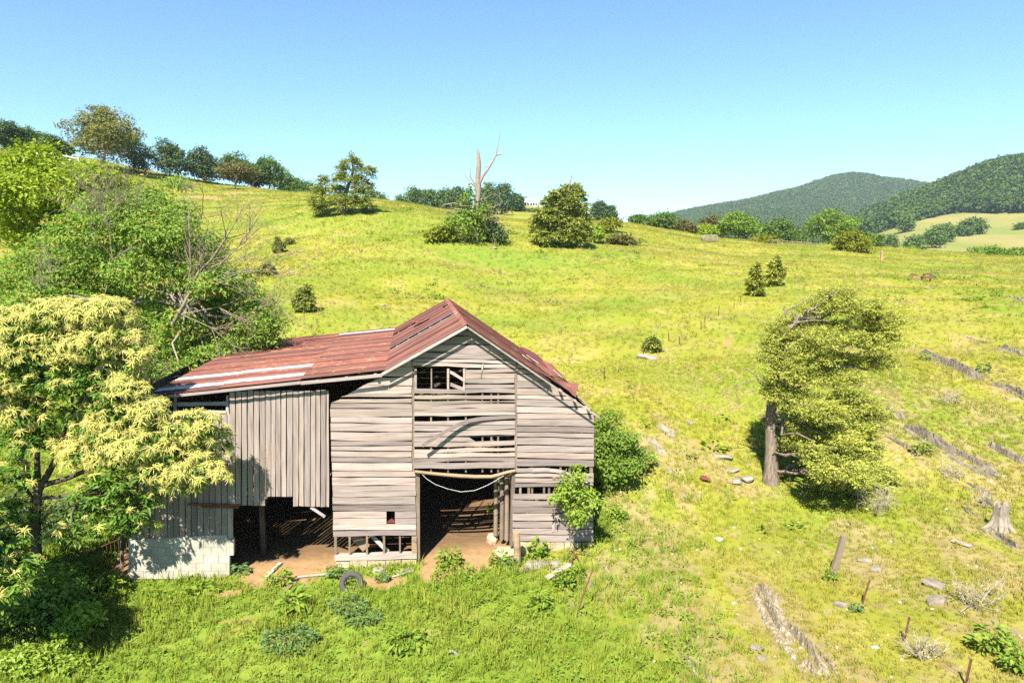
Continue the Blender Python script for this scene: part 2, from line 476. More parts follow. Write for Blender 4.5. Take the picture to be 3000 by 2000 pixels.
# ------------------------------------------------------------------ terrain sheet
def terrain():
    ys = np.concatenate([[-12, -9, -6, -3, 0, 3, 6, 8], np.geomspace(9.5 + YO, 4300 + YO, 420) - YO])
    us = np.linspace(-1, 1, 381); us = 1.35 * (us * .72 + .28 * us ** 3)
    YY, UU = np.meshgrid(ys, us, indexing='ij')
    XX = UU * (YY + YO)
    x, y = XX.ravel(), YY.ravel()
    z = H(x, y)
    V = np.stack([x, y, z], 1)
    nr, nc = YY.shape
    i = np.arange(nr - 1)[:, None] * nc + np.arange(nc - 1)[None]
    F = np.stack([i, i + 1, i + nc + 1, i + nc], -1).reshape(-1, 4)
    mb = MB(); mb.add(V, F)
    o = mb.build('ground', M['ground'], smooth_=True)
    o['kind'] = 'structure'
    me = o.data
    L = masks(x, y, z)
    for k, a in L.items():
        at_ = me.attributes.new(k, 'FLOAT', 'POINT'); at_.data.foreach_set('value', a.astype(np.float32))
    return o

def proj(x, y, z):
    rx = x; ry = y; rz = np.asarray(z) - ZC
    dep = ry * FW[1] + rz * FW[2]; dep = np.where(dep < .1, .1, dep)
    return 1500 + 2000 * rx / dep, 1000 - 2000 * (ry * UP[1] + rz * UP[2]) / dep

SOIL = [(tuple(ground(px, py)[:2]), ax, ang) for px, py, ax, ang in ((2130, 1006, (2.2, .5), 1.0), (2040, 1300, (.5, .4), 0), (2095, 1305, (.8, .4), .6), (1935, 1330, (.5, .3), 0), (600, 580, (9, 5), 0), (690, 565, (7, 3), 0), (545, 640, (6, 3), 0))]
def masks(x, y, z):
    """dirt, lush, rocky, hay and forest zones in ground coordinates"""
    s = (x - B0[0]) * E[0] + (y - B0[1]) * E[1]; d = (x - B0[0]) * D[0] + (y - B0[1]) * D[1]
    n1 = vnoise(x / 1.1, y / 1.1, 11); n2 = vnoise(x / 4, y / 4, 12)
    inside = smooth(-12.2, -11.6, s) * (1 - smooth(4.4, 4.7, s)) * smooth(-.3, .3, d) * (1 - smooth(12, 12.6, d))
    def spot(cs, cd, rs, rd):
        return np.clip(1.25 - np.sqrt(((s - cs) / rs) ** 2 + ((d - cd) / rd) ** 2), 0, 1)
    dirt = inside.copy()
    for a in ((-6.1, -.3, 1.9, 1.3), (-.1, -.2, 1.7, 1.3), (-.8, -1.0, 1.0, .8), (-2.9, -1.3, 1.5, .65), (-7.6, -1.4, .8, .4), (1.4, 0, .9, .7),
              (-6.5, -3.2, 1.0, .25), (-5.2, -4.4, .5, .3)):
        dirt = np.maximum(dirt, spot(*a))
    for (gx, gy), (ax, ay), ang in SOIL:
        ca, sa = math.cos(ang), math.sin(ang); u_ = (x - gx) * ca + (y - gy) * sa; v_ = -(x - gx) * sa + (y - gy) * ca
        dirt = np.maximum(dirt, np.clip(1.05 - np.sqrt((u_ / ax) ** 2 + (v_ / ay) ** 2), 0, 1) * .9)
    # lush growth: in front of and left of the barn, and round the two trees at mid slope
    lush = (1 - smooth(1.5, 7.5, s + .25 * (d + 6) + n2 * 3)) * (1 - smooth(-1, 5, d)) * .95
    lush = np.maximum(lush, (1 - smooth(-9, -5, s)) * (1 - smooth(8, 22, d)))
    lush = np.maximum(lush, smooth(4.5, 4.8, s) * (1 - smooth(5.2, 7.5, s + n1)) * smooth(-1, 1, d) * (1 - smooth(9, 12, d)))
    lush = np.maximum(lush, .8 * np.exp(-(((x + 1) / 16) ** 2 + ((y - 84) / 9) ** 2)))
    lush = np.maximum(lush, .5 * smooth(.12, .3, vnoise(x / 13, y / 9, 15)))
    rocky = smooth(4, 10, s) * (1 - smooth(35, 60, y)) * (.55 + n2)
    rocky = np.clip(rocky, 0, 1)
    px, py = proj(x, y, z)
    hay = smooth(330, 420, y) * smooth(1700, 2100, px) + smooth(380, 600, y)
    forest = smooth(1010, 1080, y) + 0 * x
    top = np.interp(px, [2400, 2560, 2700, 2800, 3000], [700, 686, 642, 622, 622])
    forest = np.maximum(forest, smooth(330, 420, y) * (1 - smooth(-6, 4, py - top)) * (px > 2350))
    forest = np.where((y > 330) & (px < 1650), smooth(600, 640, y), forest)
    return dict(dirt=np.clip(dirt, 0, 1), lush=np.clip(lush, 0, 1), rocky=rocky, hay=np.clip(hay, 0, 1), forest=np.clip(forest, 0, 1),
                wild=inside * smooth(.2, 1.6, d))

GROUND = terrain()

# ------------------------------------------------------------------ barn
barn = thing('barn', 'old weathered plank barn with rusty red metal roof and left lean-to', 'barn', tuple(B0), PHI)
# plank: an irregular board between four corner points given as (s, z)
def plank(tl, tr, br, bl, mat, off=.0, th=.026, bow=.0, name='siding_plank', rough=.013, tilt=None, vertical=False, broken=None, label=None):
    tl, tr, br, bl = [np.array(k, float) for k in (tl, tr, br, bl)]
    L = np.linalg.norm((tr + br) / 2 - (tl + bl) / 2) if not vertical else np.linalg.norm((tl + tr) / 2 - (bl + br) / 2)
    n = int(np.clip(L / .55, 3, 9))
    t = np.linspace(0, 1, n + 1)[:, None]
    if vertical: a, b = bl + (tl - bl) * t, br + (tr - br) * t
    else: a, b = tl + (tr - tl) * t, bl + (br - bl) * t
    k = 0 if vertical else 1
    ph = random.random() * 6
    wob = np.array([math.sin(ph + 2.3 * q * L) * rough * .6 + random.uniform(-rough, rough) for q in t[:, 0]])
    wob2 = np.array([math.sin(ph + 1 + 1.7 * q * L) * rough * .6 + random.uniform(-rough, rough) for q in t[:, 0]])
    a = a.copy(); b = b.copy()
    a[:, k] += wob; b[:, k] += wob2
    if tilt is None: tilt = random.uniform(-.012, .014)
    tw = random.uniform(-.012, .012)
    da = -(off + bow * 4 * t[:, 0] * (1 - t[:, 0]) + tilt + tw * (t[:, 0] - .5))
    db = -(off + bow * 4 * t[:, 0] * (1 - t[:, 0]) - tilt - tw * (t[:, 0] - .5))
    if broken: 
        for e, amt in broken: 
            a[e, 1 if vertical else 0] += amt * random.uniform(.2, 1); b[e, 1 if vertical else 0] += amt * random.uniform(.2, 1)
    def ring(p, dd): return np.stack([p[:, 0], dd, p[:, 1]], 1)
    FA, FB, BA, BB_ = ring(a, da), ring(b, db), ring(a, da + th), ring(b, db + th)
    V = np.stack([FA, FB, BB_, BA], 1).reshape(-1, 3)
    i = np.arange(n)[:, None] * 4; j = np.arange(4)[None]; j2 = (j + 1) % 4
    F = np.stack([i + j, i + j2, i + 4 + j2, i + 4 + j], -1).reshape(-1, 4)
    mb = MB(); mb.add(V, F)
    mb.add(V[:4], [(3, 2, 1, 0)]); mb.add(V[-4:], [(0, 1, 2, 3)])
    o = mb.build(name, mat, barn)
    if label: o['label'] = label
    return o

GAP = 1.55                                               # half the joint between boards, in photograph pixels
def course(xl, xr, ys, tiltpx=1.5, mat=None, off=0., left=None, right=None, skip=(), gap=GAP, bow=.012):
    """horizontal boards between the lines ys (pixel rows at the left end)"""
    lines = [(y + random.uniform(-.6, .6), y + tiltpx + random.uniform(-2.2, 2.2)) for y in ys]
    for i in range(len(lines) - 1):
        if i in skip: continue
        (y0, y0r), (y1, y1r) = lines[i], lines[i + 1]
        a = xl(y0) if callable(xl) else xl; a2 = xl(y1) if callable(xl) else xl
        b = xr(y0r) if callable(xr) else xr; b2 = xr(y1r) if callable(xr) else xr
        j = random.uniform(-1.2, 1.2); k = random.uniform(-1.5, 1.5)
        g0, g1 = gap * random.uniform(.2, 1.3), gap * random.uniform(.3, 1.6)
        if random.random() < .09: g1 += 2.0
        plank(fl(a + j, y0 + g0), fl(b + k, y0r + g0), fl(b2 + k, y1r - g1), fl(a2 + j, y1 - g1), mat or M['wood_h'],
              off + random.uniform(0, .012), bow=random.uniform(-.004, bow))

xl_rake = lambda y: 1369 - (y - 964) * (401 / 219.)
xr_rake = lambda y: 1369 + (y - 964) * (372 / 248.)
# gable boards above the door bay
lines = [(966, 966), (983, 983), (1009, 1010), (1031, 1036), (1049, 1056), (1059, 1068), (1071, 1080)]
for (a, ar), (b, br) in zip(lines[:-1], lines[1:]):
    L0, L1 = max(xl_rake(a), 1207), max(xl_rake(b), 1207); R0, R1 = min(xr_rake(ar), 1514), min(xr_rake(br), 1514)
    plank(fl(L0, a + 1), fl(R0, ar + 1), fl(R1, br - 1.4), fl(L1, b - 1.4), M['wood_h'], random.uniform(0, .012))
# left bay
ysl = [1055, 1073, 1105, 1129, 1154, 1167, 1182, 1197, 1221, 1239, 1264, 1289, 1305, 1320, 1338, 1355, 1379]
course(lambda y: max(xl_rake(y), 968 + (y - 1183) * .02 if y > 1150 else 0), lambda y: 1207, ysl, .5)
course(lambda y: 968 + (y - 1183) * .022, lambda y: 1216 + (y - 1380) * .02, [1379, 1397, 1420, 1438, 1455, 1478, 1497], -.5)
# boards with the square hole cut through them
for y0, y1 in ((1497, 1517), (1517, 1535)):
    for a, b in ((976, 1132), (1157, 1219)):
        plank(fl(a, y0 + 1.2), fl(b, y0 + .8), fl(b, y1 - 1.6), fl(a, y1 - 1), M['wood_h'], .006)
course(lambda y: 976, lambda y: 1219, [1535, 1553, 1571], -1.5)
mb = MB(); c = [fl(*k) for k in ((1131, 1517), (1140, 1521), (1149, 1516), (1158, 1520), (1159, 1530), (1131, 1530))]
V = [(s, -.035, z) for s, z in c] + [(s, -.028, z) for s, z in c]
mb.add(V, [(0, 1, 5, 5), (1, 2, 4, 5), (2, 3, 4, 4)]); mb.add(V, [(6, 11, 7, 7), (7, 11, 10, 8), (8, 10, 9, 9)])
mb.build('patch_sheet', M['rust_red'], barn, label='rusty red sheet at the foot of the square hole')
# door bay (between the two tall posts)
course(lambda y: 1362, lambda y: 1508, [1081, 1095, 1109], -1.5)
course(lambda y: 1362, lambda y: 1507, [1110, 1124], -2)
course(lambda y: 1362, lambda y: 1508, [1126, 1138], 0)
for y0, y1, y0r, y1r in ((1139, 1152, 1138, 1150), (1159, 1169, 1157, 1168), (1174, 1184, 1173, 1178), (1185, 1196, 1182, 1195), (1197, 1208, 1196, 1206),
                         (1208.5, 1219, 1206.5, 1214), (1233, 1244, 1231, 1243), (1247, 1262, 1245, 1255), (1266, 1277, 1257, 1273),
                         (1296, 1309, 1291, 1304), (1316, 1327, 1311, 1320), (1328, 1341, 1326, 1334), (1343, 1353, 1338, 1350), (1355, 1371, 1352, 1369)):
    plank(fl(1214, y0), fl(1508, y0r), fl(1509, y1r), fl(1213, y1), M['wood_h'], random.uniform(0, .02), bow=random.uniform(-.01, .025), rough=.016)
plank(fl(1213, 1279), fl(1370, 1281), fl(1384, 1292), fl(1213, 1294), M['wood_h'], .01, broken=((-1, .12),))
# window: posts, head board, two slipped slats
for a, b in ((1214, 1221), (1262, 1266), (1310, 1316), (1357, 1362)):
    plank(fl(a, 1080), fl(b, 1080), fl(b, 1142), fl(a, 1142), M['wood_h'], .012 if a != 1357 else .03, .05, name='window_post', vertical=True, rough=.004)
plank(fl(1319, 1084), fl(1356, 1105), fl(1356, 1116), fl(1318, 1092), M['wood_h'], .03, name='slipped_slat')
plank(fl(1320, 1120), fl(1360, 1136), fl(1362, 1149), fl(1319, 1131), M['wood_h'], .03, name='slipped_slat')
plank(fl(1347, 1083), fl(1386, 1081), fl(1386, 1086), fl(1345, 1088), M['wood_tan'], -.12, name='slipped_slat')
plank(fl(1414, 1065), fl(1417, 1065), fl(1410, 1106), fl(1407, 1106), M['wood_pale'], .05, .02, name='loose_batten', vertical=True)
# curved board hanging off the front
P = np.array([(1236, 1305), (1270, 1284), (1305, 1263), (1340, 1245), (1375, 1232), (1410, 1226), (1450, 1224), (1508, 1220)], float)
mb = MB()
off = [.42, .36, .29, .22, .16, .10, .06, .03]
up_, lo_ = [], []
for (x, y), o_ in zip(P, off):
    s0, z0 = fl(x, y - 5, o_); s1, z1 = fl(x + 3, y + 5, o_)
    up_ += [(s0, -o_, z0)]; lo_ += [(s1, -o_, z1)]
up_, lo_ = np.array(up_), np.array(lo_)
V = np.concatenate([up_, lo_, up_ + (0, .03, 0), lo_ + (0, .03, 0)]); k = len(P); F = []
for i in range(k - 1):
    F += [(i, i + 1, k + i + 1, k + i), (2 * k + i, 3 * k + i, 3 * k + i + 1, 2 * k + i + 1), (i, 2 * k + i, 2 * k + i + 1, i + 1), (k + i, k + i + 1, 3 * k + i + 1, 3 * k + i)]
mb.add(V, F); mb.add(V, [(0, k, 3 * k, 2 * k), (k - 1, 3 * k - 1, 4 * k - 1, 2 * k - 1)])
mb.build('hanging_board', M['wood_h'], barn, label='long curved board hanging loose across the front')
# right bay
xr_r = lambda y: min(xr_rake(y), 1741 - (y - 1214) * .016)
course(lambda y: 1515, xr_r, [1064, 1078, 1095, 1115, 1137, 1158, 1169, 1190, 1208, 1226, 1246, 1265, 1281, 1303, 1323, 1343, 1365], 2)
course(lambda y: 1509, lambda y: 1739, [1386, 1399, 1414, 1428], 0)
course(lambda y: 1503, lambda y: 1738, [1445, 1464], 1)
course(lambda y: 1501, lambda y: 1738, [1466, 1482, 1503, 1526, 1547, 1566, 1586], 0)
P = [(1512, 1371), (1560, 1370), (1610, 1371), (1650, 1376), (1690, 1393), (1735, 1413)]
for i in range(len(P) - 1):
    (x0, y0), (x1, y1) = P[i], P[i + 1]
    plank(fl(x0, y0), fl(x1, y1), fl(x1, y1 + 11 - i), fl(x0, y0 + 12 - i), M['wood_h'], .02 + .012 * i, name='warped_board')
for a, b, y0, y1 in ((1522, 1528, 1425, 1466), (1546, 1553, 1425, 1466), (1592, 1597, 1425, 1466), (1640, 1646, 1366, 1388), (1690, 1696, 1425, 1466), (1728, 1738, 1364, 1390)):
    plank(fl(a, y0), fl(b, y0), fl(b, y1), fl(a, y1), M['wood_d'], -.03, .08, name='stud', vertical=True, rough=.003)
plank(fl(1617, 1531), fl(1624, 1531), fl(1623, 1556), fl(1616, 1556), M['wood_h'], .035, .025, name='nailed_cleat', vertical=True)
plank(fl(1618, 1396), fl(1628, 1396), fl(1628, 1403), fl(1618, 1403), M['wood_d'], .035, .03, name='nailed_cleat')
# posts between the bays
for a, b, y0, y1 in ((1207, 1214, 1072, 1382), (1508, 1515, 1070, 1384)):
    plank(fl(a, y0), fl(b, y0), fl(b, y1), fl(a, y1), M['wood_d'], -.03, .14, name='corner_post', vertical=True, rough=.006)
plank(fl(1217, 1380), fl(1230, 1380), fl(1230, 1642), fl(1219, 1642), M['wood_d'], -.04, .2, name='corner_post', vertical=True, rough=.006)
plank(fl(1500, 1384), fl(1510, 1384), fl(1503, 1600), fl(1494, 1600), M['wood_d'], -.03, .16, name='corner_post', vertical=True, rough=.006)
# studs behind the siding of the door bay
for x in (1263, 1313, 1365, 1414, 1440, 1460):
    plank(fl(x - 2.5, 1150), fl(x + 2.5, 1150), fl(x + 2.5, 1384), fl(x - 2.5, 1384), M['wood_d'], -.05, .08, name='stud', vertical=True, rough=.002)
for x in (1000, 1060, 1120, 1180, 1560, 1610, 1670):
    s0, z0 = fl(x, 1575 if x < 1300 else 1590); top = 1200 if x < 1300 else 1240
    plank(fl(x - 3, top), fl(x + 3, top), fl(x + 3, 1575), fl(x - 3, 1575), M['wood_d'], -.06, .08, name='stud', vertical=True, rough=.002)
# tan spare boards seen through the gaps of the door bay
plank(fl(1312, 1309), fl(1440, 1306), fl(1440, 1315), fl(1312, 1317), M['wood_tan'], -.3, name='inner_board')
plank(fl(1368, 1279), fl(1504, 1277), fl(1504, 1284), fl(1368, 1286), M['wood_pale'], -.3, name='inner_board')
# bent lintel log over the doorway, rope below it
P = [(1215, 1381), (1260, 1386), (1300, 1390), (1350, 1394), (1391, 1396), (1440, 1396), (1465, 1389), (1490, 1382), (1510, 1378)]
mb = MB(); mb.tube([(fl(x, y, .05)[0], -.05, fl(x, y, .05)[1]) for x, y in P], [.055, .06, .065, .07, .07, .065, .06, .055, .05], 7)
mb.build('lintel_log', M['wood_tan'], barn, True)
P = [(1237, 1389), (1250, 1402), (1275, 1418), (1311, 1431), (1350, 1440), (1391, 1436), (1427, 1421), (1454, 1406), (1478, 1391)]
mb = MB(); mb.tube([(fl(x, y, .06)[0], -.06, fl(x, y, .06)[1]) for x, y in P], .0075, 5)
mb.build('rope', M['rope'], barn, True, label='white rope sagging across the doorway')
# open crib under the left bay
for a, b in ((979, 987), (1021, 1027), (1072, 1078), (1122, 1128), (1169, 1174)):
    plank(fl(a, 1570), fl(b, 1570), fl(b, 1627), fl(a, 1627), M['wood_d'], .0, .09, name='stud', vertical=True, rough=.004)
plank(fl(1207, 1571), fl(1221, 1571), fl(1222, 1632), fl(1207, 1632), M['wood_tan'], .02, .2, name='corner_post', vertical=True, rough=.01)
plank(fl(980, 1625), fl(1221, 1620), fl(1221, 1634), fl(980, 1640), M['wood_h'], .04, .22, name='sill_beam', rough=.012)
mb = MB(); a, b = fl(1082, 1571), fl(1136, 1622); mb.beam((a[0], .25, a[1]), (b[0], .2, b[1]), .03, .14); mb.build('brace', M['wood_pale'], barn)
mb = MB(); a, b = fl(1030, 1578), fl(1072, 1618); mb.beam((a[0], .5, a[1]), (b[0], .35, b[1]), .05, .36); mb.build('leaning_board', M['wood_tan'], barn)
# stone footings: separate squared stones
def stone_row(x0, y0, x1, y1, h, n, off, dep, mat, name):
    ws = np.random.default_rng(int(x0)).uniform(.7, 1.3, n); ws = np.concatenate([[0], np.cumsum(ws) / ws.sum()])
    for i in range(n):
        xa, xb = x0 + (x1 - x0) * ws[i] + .8, x0 + (x1 - x0) * ws[i + 1] - .8
        ya, yb = y0 + (y1 - y0) * ws[i], y0 + (y1 - y0) * ws[i + 1]
        plank(fl(xa, ya), fl(xb, yb), fl(xb, yb + h), fl(xa, ya + h), mat, off + random.uniform(-.02, .02), dep, name=name, rough=.012, tilt=0)
stone_row(984, 1643, 1219, 1637, 30, 5, .02, .35, M['stone'], 'footing_stone')
stone_row(1524, 1588, 1735, 1588, 52, 5, .04, .4, M['stone'], 'footing_stone')
# lean-to: vertical plank panel
xs = [674, 691, 709, 726, 744, 761, 779, 795, 809, 824, 841, 859, 876, 892, 910, 926, 940, 956, 966]
for i in range(len(xs) - 1):
    bot = 1452 if 6 <= i < 11 else 1477 + (xs[i] - 674) * .018
    top = 1143 + random.uniform(-2, 2) + (3 if i < 3 else 0)
    plank(fl(xs[i] + 1, top), fl(xs[i + 1] - random.uniform(.8, 2.2), top), fl(xs[i + 1] - random.uniform(.8, 2.2), bot), fl(xs[i] + 1, bot + random.uniform(-1, 1)),
          M['wood_v'], .05 + random.uniform(0, .018), name='siding_plank', vertical=True, rough=.006)
# lean-to: lower left wall of vertical planks on a block base
xs = list(np.linspace(384, 684, 18))
for i in range(len(xs) - 1):
    top = 1213
    if xs[i] < 674:
        plank(fl(xs[i] + .8, top), fl(xs[i + 1] - 1.2, top), fl(xs[i + 1] - 1.2, 1577), fl(xs[i] + .8, 1579), M['wood_v'], random.uniform(0, .015), name='siding_plank', vertical=True, rough=.005)
for y0, y1 in ((1177, 1187), (1202, 1212)):
    plank(fl(448, y0 + 1), fl(664, y0), fl(664, y1), fl(448, y1 + 1), M['wood_pale'], .02, .03, name='rail')
for x in (512, 666):
    plank(fl(x - 4, 1158), fl(x + 4, 1158), fl(x + 4, 1214), fl(x - 4, 1214), M['wood_pale'], -.01, .08, name='stud', vertical=True)
for a, b, y in ((548, 704, 1477), (590, 700, 1484)):
    mb = MB(); p, q = fl(a, y, .1), fl(b, y + 2, .1); mb.beam((p[0], -.1, p[1]), (q[0], -.1, q[1]), .05, .06); mb.build('door_track', M['rust'], barn)
plank(fl(908, 1488), fl(915, 1484), fl(955, 1508), fl(950, 1515), M['wood_pale'], .02, name='dangling_board')
# block base: courses of concrete blocks with recessed joints
x0, x1 = 378, 686
for r in range(5):
    ya, yb = 1578 + r * 23, 1578 + (r + 1) * 23
    n = 7; sh = .5 if r % 2 else 0
    edges = [x0] + [x0 + (x1 - x0) * (i + (.5 if sh else 1)) / n for i in range(n if sh else n - 1)] + [x1 - (12 if r > 1 else 0)]
    for a, b in zip(edges[:-1], edges[1:]):
        if b - a < 4: continue
        plank(fl(a + .5, ya + .4), fl(b - .5, ya + .4), fl(b - .5, yb - .4), fl(a + .5, yb - .4), M['concrete'], .06, .2, name='concrete_block', rough=.001, tilt=0)
mb = MB(); a, b = fl(x0 + 2, 1580), fl(x1 - 14, 1664); mb.box(((a[0] + b[0]) / 2, .06, (a[1] + b[1]) / 2), (b[0] - a[0], .2, a[1] - b[1])); mb.build('mortar_core', M['concrete'], barn)
# inner stalls: posts, crib logs, side and back walls
mb = MB()
sR = fl(1739, 1400)[0]; sL = fl(970, 1400)[0]; sD0, sD1 = fl(1224, 1500)[0], fl(1503, 1500)[0]; sLL = fl(380, 1500)[0]
HE = fl(1745, 1215)[1]
random.seed(3)
def side_wall(s, d0, d1, z0, z1, step, name, thick=.03, gap=.05):
    z = z0
    while z < z1 - .1:
        mb = MB(); h = step * random.uniform(.85, 1.1)
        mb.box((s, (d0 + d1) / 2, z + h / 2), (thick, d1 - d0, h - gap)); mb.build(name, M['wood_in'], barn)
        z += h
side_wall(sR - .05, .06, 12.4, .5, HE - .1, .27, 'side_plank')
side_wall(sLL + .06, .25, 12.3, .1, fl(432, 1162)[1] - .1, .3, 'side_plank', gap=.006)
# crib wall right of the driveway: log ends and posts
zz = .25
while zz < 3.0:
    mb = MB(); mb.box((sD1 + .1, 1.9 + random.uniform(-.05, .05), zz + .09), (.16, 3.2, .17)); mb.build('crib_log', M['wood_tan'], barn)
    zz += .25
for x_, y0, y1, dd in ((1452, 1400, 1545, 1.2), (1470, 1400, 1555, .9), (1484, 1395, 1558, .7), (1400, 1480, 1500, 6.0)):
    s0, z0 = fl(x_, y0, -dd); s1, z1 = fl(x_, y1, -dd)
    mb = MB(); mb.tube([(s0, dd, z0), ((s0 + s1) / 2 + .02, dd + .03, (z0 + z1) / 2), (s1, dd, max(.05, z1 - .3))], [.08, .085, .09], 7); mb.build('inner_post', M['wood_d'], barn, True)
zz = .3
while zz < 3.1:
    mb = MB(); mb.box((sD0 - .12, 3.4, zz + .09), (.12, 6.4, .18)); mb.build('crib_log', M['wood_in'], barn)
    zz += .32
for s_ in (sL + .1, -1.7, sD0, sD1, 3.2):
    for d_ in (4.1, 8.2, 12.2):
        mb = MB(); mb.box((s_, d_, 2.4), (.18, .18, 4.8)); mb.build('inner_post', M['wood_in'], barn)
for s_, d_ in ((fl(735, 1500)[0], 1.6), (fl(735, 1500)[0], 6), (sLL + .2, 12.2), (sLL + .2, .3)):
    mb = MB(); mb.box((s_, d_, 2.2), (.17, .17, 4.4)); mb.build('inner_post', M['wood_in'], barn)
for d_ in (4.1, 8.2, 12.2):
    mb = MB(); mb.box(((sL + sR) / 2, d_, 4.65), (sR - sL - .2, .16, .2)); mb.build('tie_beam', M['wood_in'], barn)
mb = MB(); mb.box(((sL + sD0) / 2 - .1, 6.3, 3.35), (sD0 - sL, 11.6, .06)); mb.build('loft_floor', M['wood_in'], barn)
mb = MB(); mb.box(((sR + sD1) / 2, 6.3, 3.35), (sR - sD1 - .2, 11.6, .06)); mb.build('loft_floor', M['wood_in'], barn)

# ---- roof
RP = np.array(fl(1368, 954, .4)); VL = np.array(fl(1128, 1090, .4)); ER = np.array(fl(1756, 1219, .4)); LE = np.array(fl(426, 1163, .4))
DB = 12.5
print('ridge back', proj(*barn_w(RP[0], DB, RP[1])), 'valley back', proj(*barn_w(VL[0], DB, VL[1])), 'eave back', proj(*barn_w(ER[0], DB, ER[1])), 'lean back', proj(*barn_w(LE[0], DB, LE[1])))

def sheet(top, bot, d0, d1, mat, f0=0., f1=1., lift=0., curl=0., skew=0., name='roof_sheet', label=None, nrow=5, wave=.105, amp=.014):
    """one corrugated sheet between depth d0 and d1, from fraction f0 to f1 of the slope top -> bot"""
    top, bot = np.array(top), np.array(bot)
    sl = bot - top; Ls = np.linalg.norm(sl); nrm = np.array([-sl[1], sl[0]]) / Ls
    if nrm[1] < 0: nrm = -nrm
    nc = max(6, int(round((d1 - d0) / wave * 4)))
    dd = np.linspace(d0, d1, nc + 1)
    wv = amp * np.cos((dd - d0) / wave * 2 * math.pi)
    V = []
    j0, j1 = random.uniform(-.012, .012), random.uniform(-.012, .012)
    for r in range(nrow + 1):
        f = f0 + (f1 - f0) * r / nrow; q = r / nrow
        p = top + sl * f
        sag = random.uniform(-.004, .004)
        n_ = lift + .02 + sag + curl * max(0, q - .45) ** 2 * 3.3
        for x, wv_ in zip(dd, wv):
            pp = p + nrm * (n_ + wv_)
            V.append((pp[0], x + skew * q + j0 + (j1 - j0) * q, pp[1]))
    F = []
    for r in range(nrow):
        for c in range(nc):
            i = r * (nc + 1) + c
            F.append((i, i + 1, i + nc + 2, i + nc + 1))
    mb = MB(); mb.add(V, F)
    o = mb.build(name, mat, barn, True)
    if label: o['label'] = label
    return o

random.seed(5)
VT = np.array([VL[0], VL[1] + .04])
d = -.4; k = 0
while d < DB - .1:
    w_ = .66
    gap = abs(d - 4.22) < .2
    if gap:
        for q in (d + .10, d + .88):
            mb = MB(); a_, b_ = RP + (0, .035), VL + (0, .035); mb.beam((a_[0], q, a_[1]), (b_[0], q, b_[1]), .13, .012, (0, .3, 1)); mb.build('seam_strip', M['wood_pale'], barn)
        d += .92
    e = min(d + w_ + .03, DB)
    sheet(RP, VT + (0, -.02), d, e, M['roof_l'] if random.random() < .7 else M['roof_dark'], lift=.012 * (k % 2), f0=0 if k != 13 else .14,
          f1=1 if k != 13 else .60)
    d += w_; k += 1
# lifted sheet on the left slope
sheet(RP, VT, 7.4, 7.9, M['roof_r'], .38, .62, lift=.05, curl=.25, label='loose sheet folded up on the left slope')
# right slope: flaking, torn and curled at the lower end
d = -.4; k = 0
while d < DB - .1:
    e = min(d + .69, DB)
    f1, curl, lift, skew = 1.0, 0, .012 * (k % 2), 0
    if k == 0: f1 = .62
    if k in (1, 2): f1, curl = .96, .05
    if k == 6: f1 = .55
    if k in (7, 8): f1, curl = .8, .0
    if k >= 9: f1, lift = 1.0 + .34 * min(1, (k - 8) / 6), lift + .02
    sheet(RP, ER, d, e, M['roof_r'], 0, f1, lift, curl, skew)
    d += .66; k += 1
S = np.array
def loose_sheet(pts_, mat, label, nu=6, nv=8, sag=.0, amp=.012):
    """a torn sheet spanned between four corners (px, py, depth)"""
    c = []
    for px, py, dd in pts_:
        s_, z_ = fl(px, py, -dd); c.append(np.array([s_, dd, z_]))
    V = []
    nrm = np.cross(c[1] - c[0], c[3] - c[0]); nrm /= np.linalg.norm(nrm)
    nrm = nrm if nrm[2] > 0 else -nrm
    for i in range(nu + 1):
        for j in range(nv + 1):
            u, v = i / nu, j / nv
            p = (c[0] * (1 - u) + c[1] * u) * (1 - v) + (c[3] * (1 - u) + c[2] * u) * v
            V.append(p + nrm * (amp * math.cos(j * 2.2) + sag * 4 * u * (1 - u)))
    F = [(i * (nv + 1) + j, i * (nv + 1) + j + 1, (i + 1) * (nv + 1) + j + 1, (i + 1) * (nv + 1) + j) for i in range(nu) for j in range(nv)]
    mb = MB(); mb.add(V, F); o = mb.build('roof_sheet', mat, barn, True); o['label'] = label
loose_sheet([(1600, 1090, -.1), (1648, 1118, 1.1), (1697, 1122, 1.3), (1688, 1164, -.2)], M['roof_r'], 'curled torn sheet sticking up at the right eave', sag=-.05)
loose_sheet([(1565, 1062, .0), (1600, 1078, 1.4), (1650, 1108, 1.2), (1610, 1100, -.1)], M['roof_r'], 'lifted sheet above the right eave', sag=.05)
loose_sheet([(1522, 1014, 12.2), (1594, 1058, 12.4), (1632, 1092, 12), (1572, 1072, 9.5)], M['rust_red'], 'buckled sheet standing up on the right slope', sag=.1)
loose_sheet([(1588, 1056, 11.8), (1624, 1076, 12.3), (1657, 1106, 12), (1622, 1102, 9.0)], M['roof_r'], 'folded sheet at the back of the right eave', sag=.08)
for px0, py0, px1, py1, dd in ((1543, 1042, 1590, 1075, 8.0), (1530, 1042, 1556, 1062, 5.5), (1622, 1086, 1648, 1110, 9.0), (1694, 1166, 1730, 1195, .3)):
    p_, q_ = fl(px0, py0, -dd), fl(px1, py1, -dd)
    mb = MB(); mb.beam((p_[0], dd, p_[1] + .05), (q_[0], dd, q_[1] + .05), .10, .025); mb.build('bare_batten', M['wood_pale'], barn)
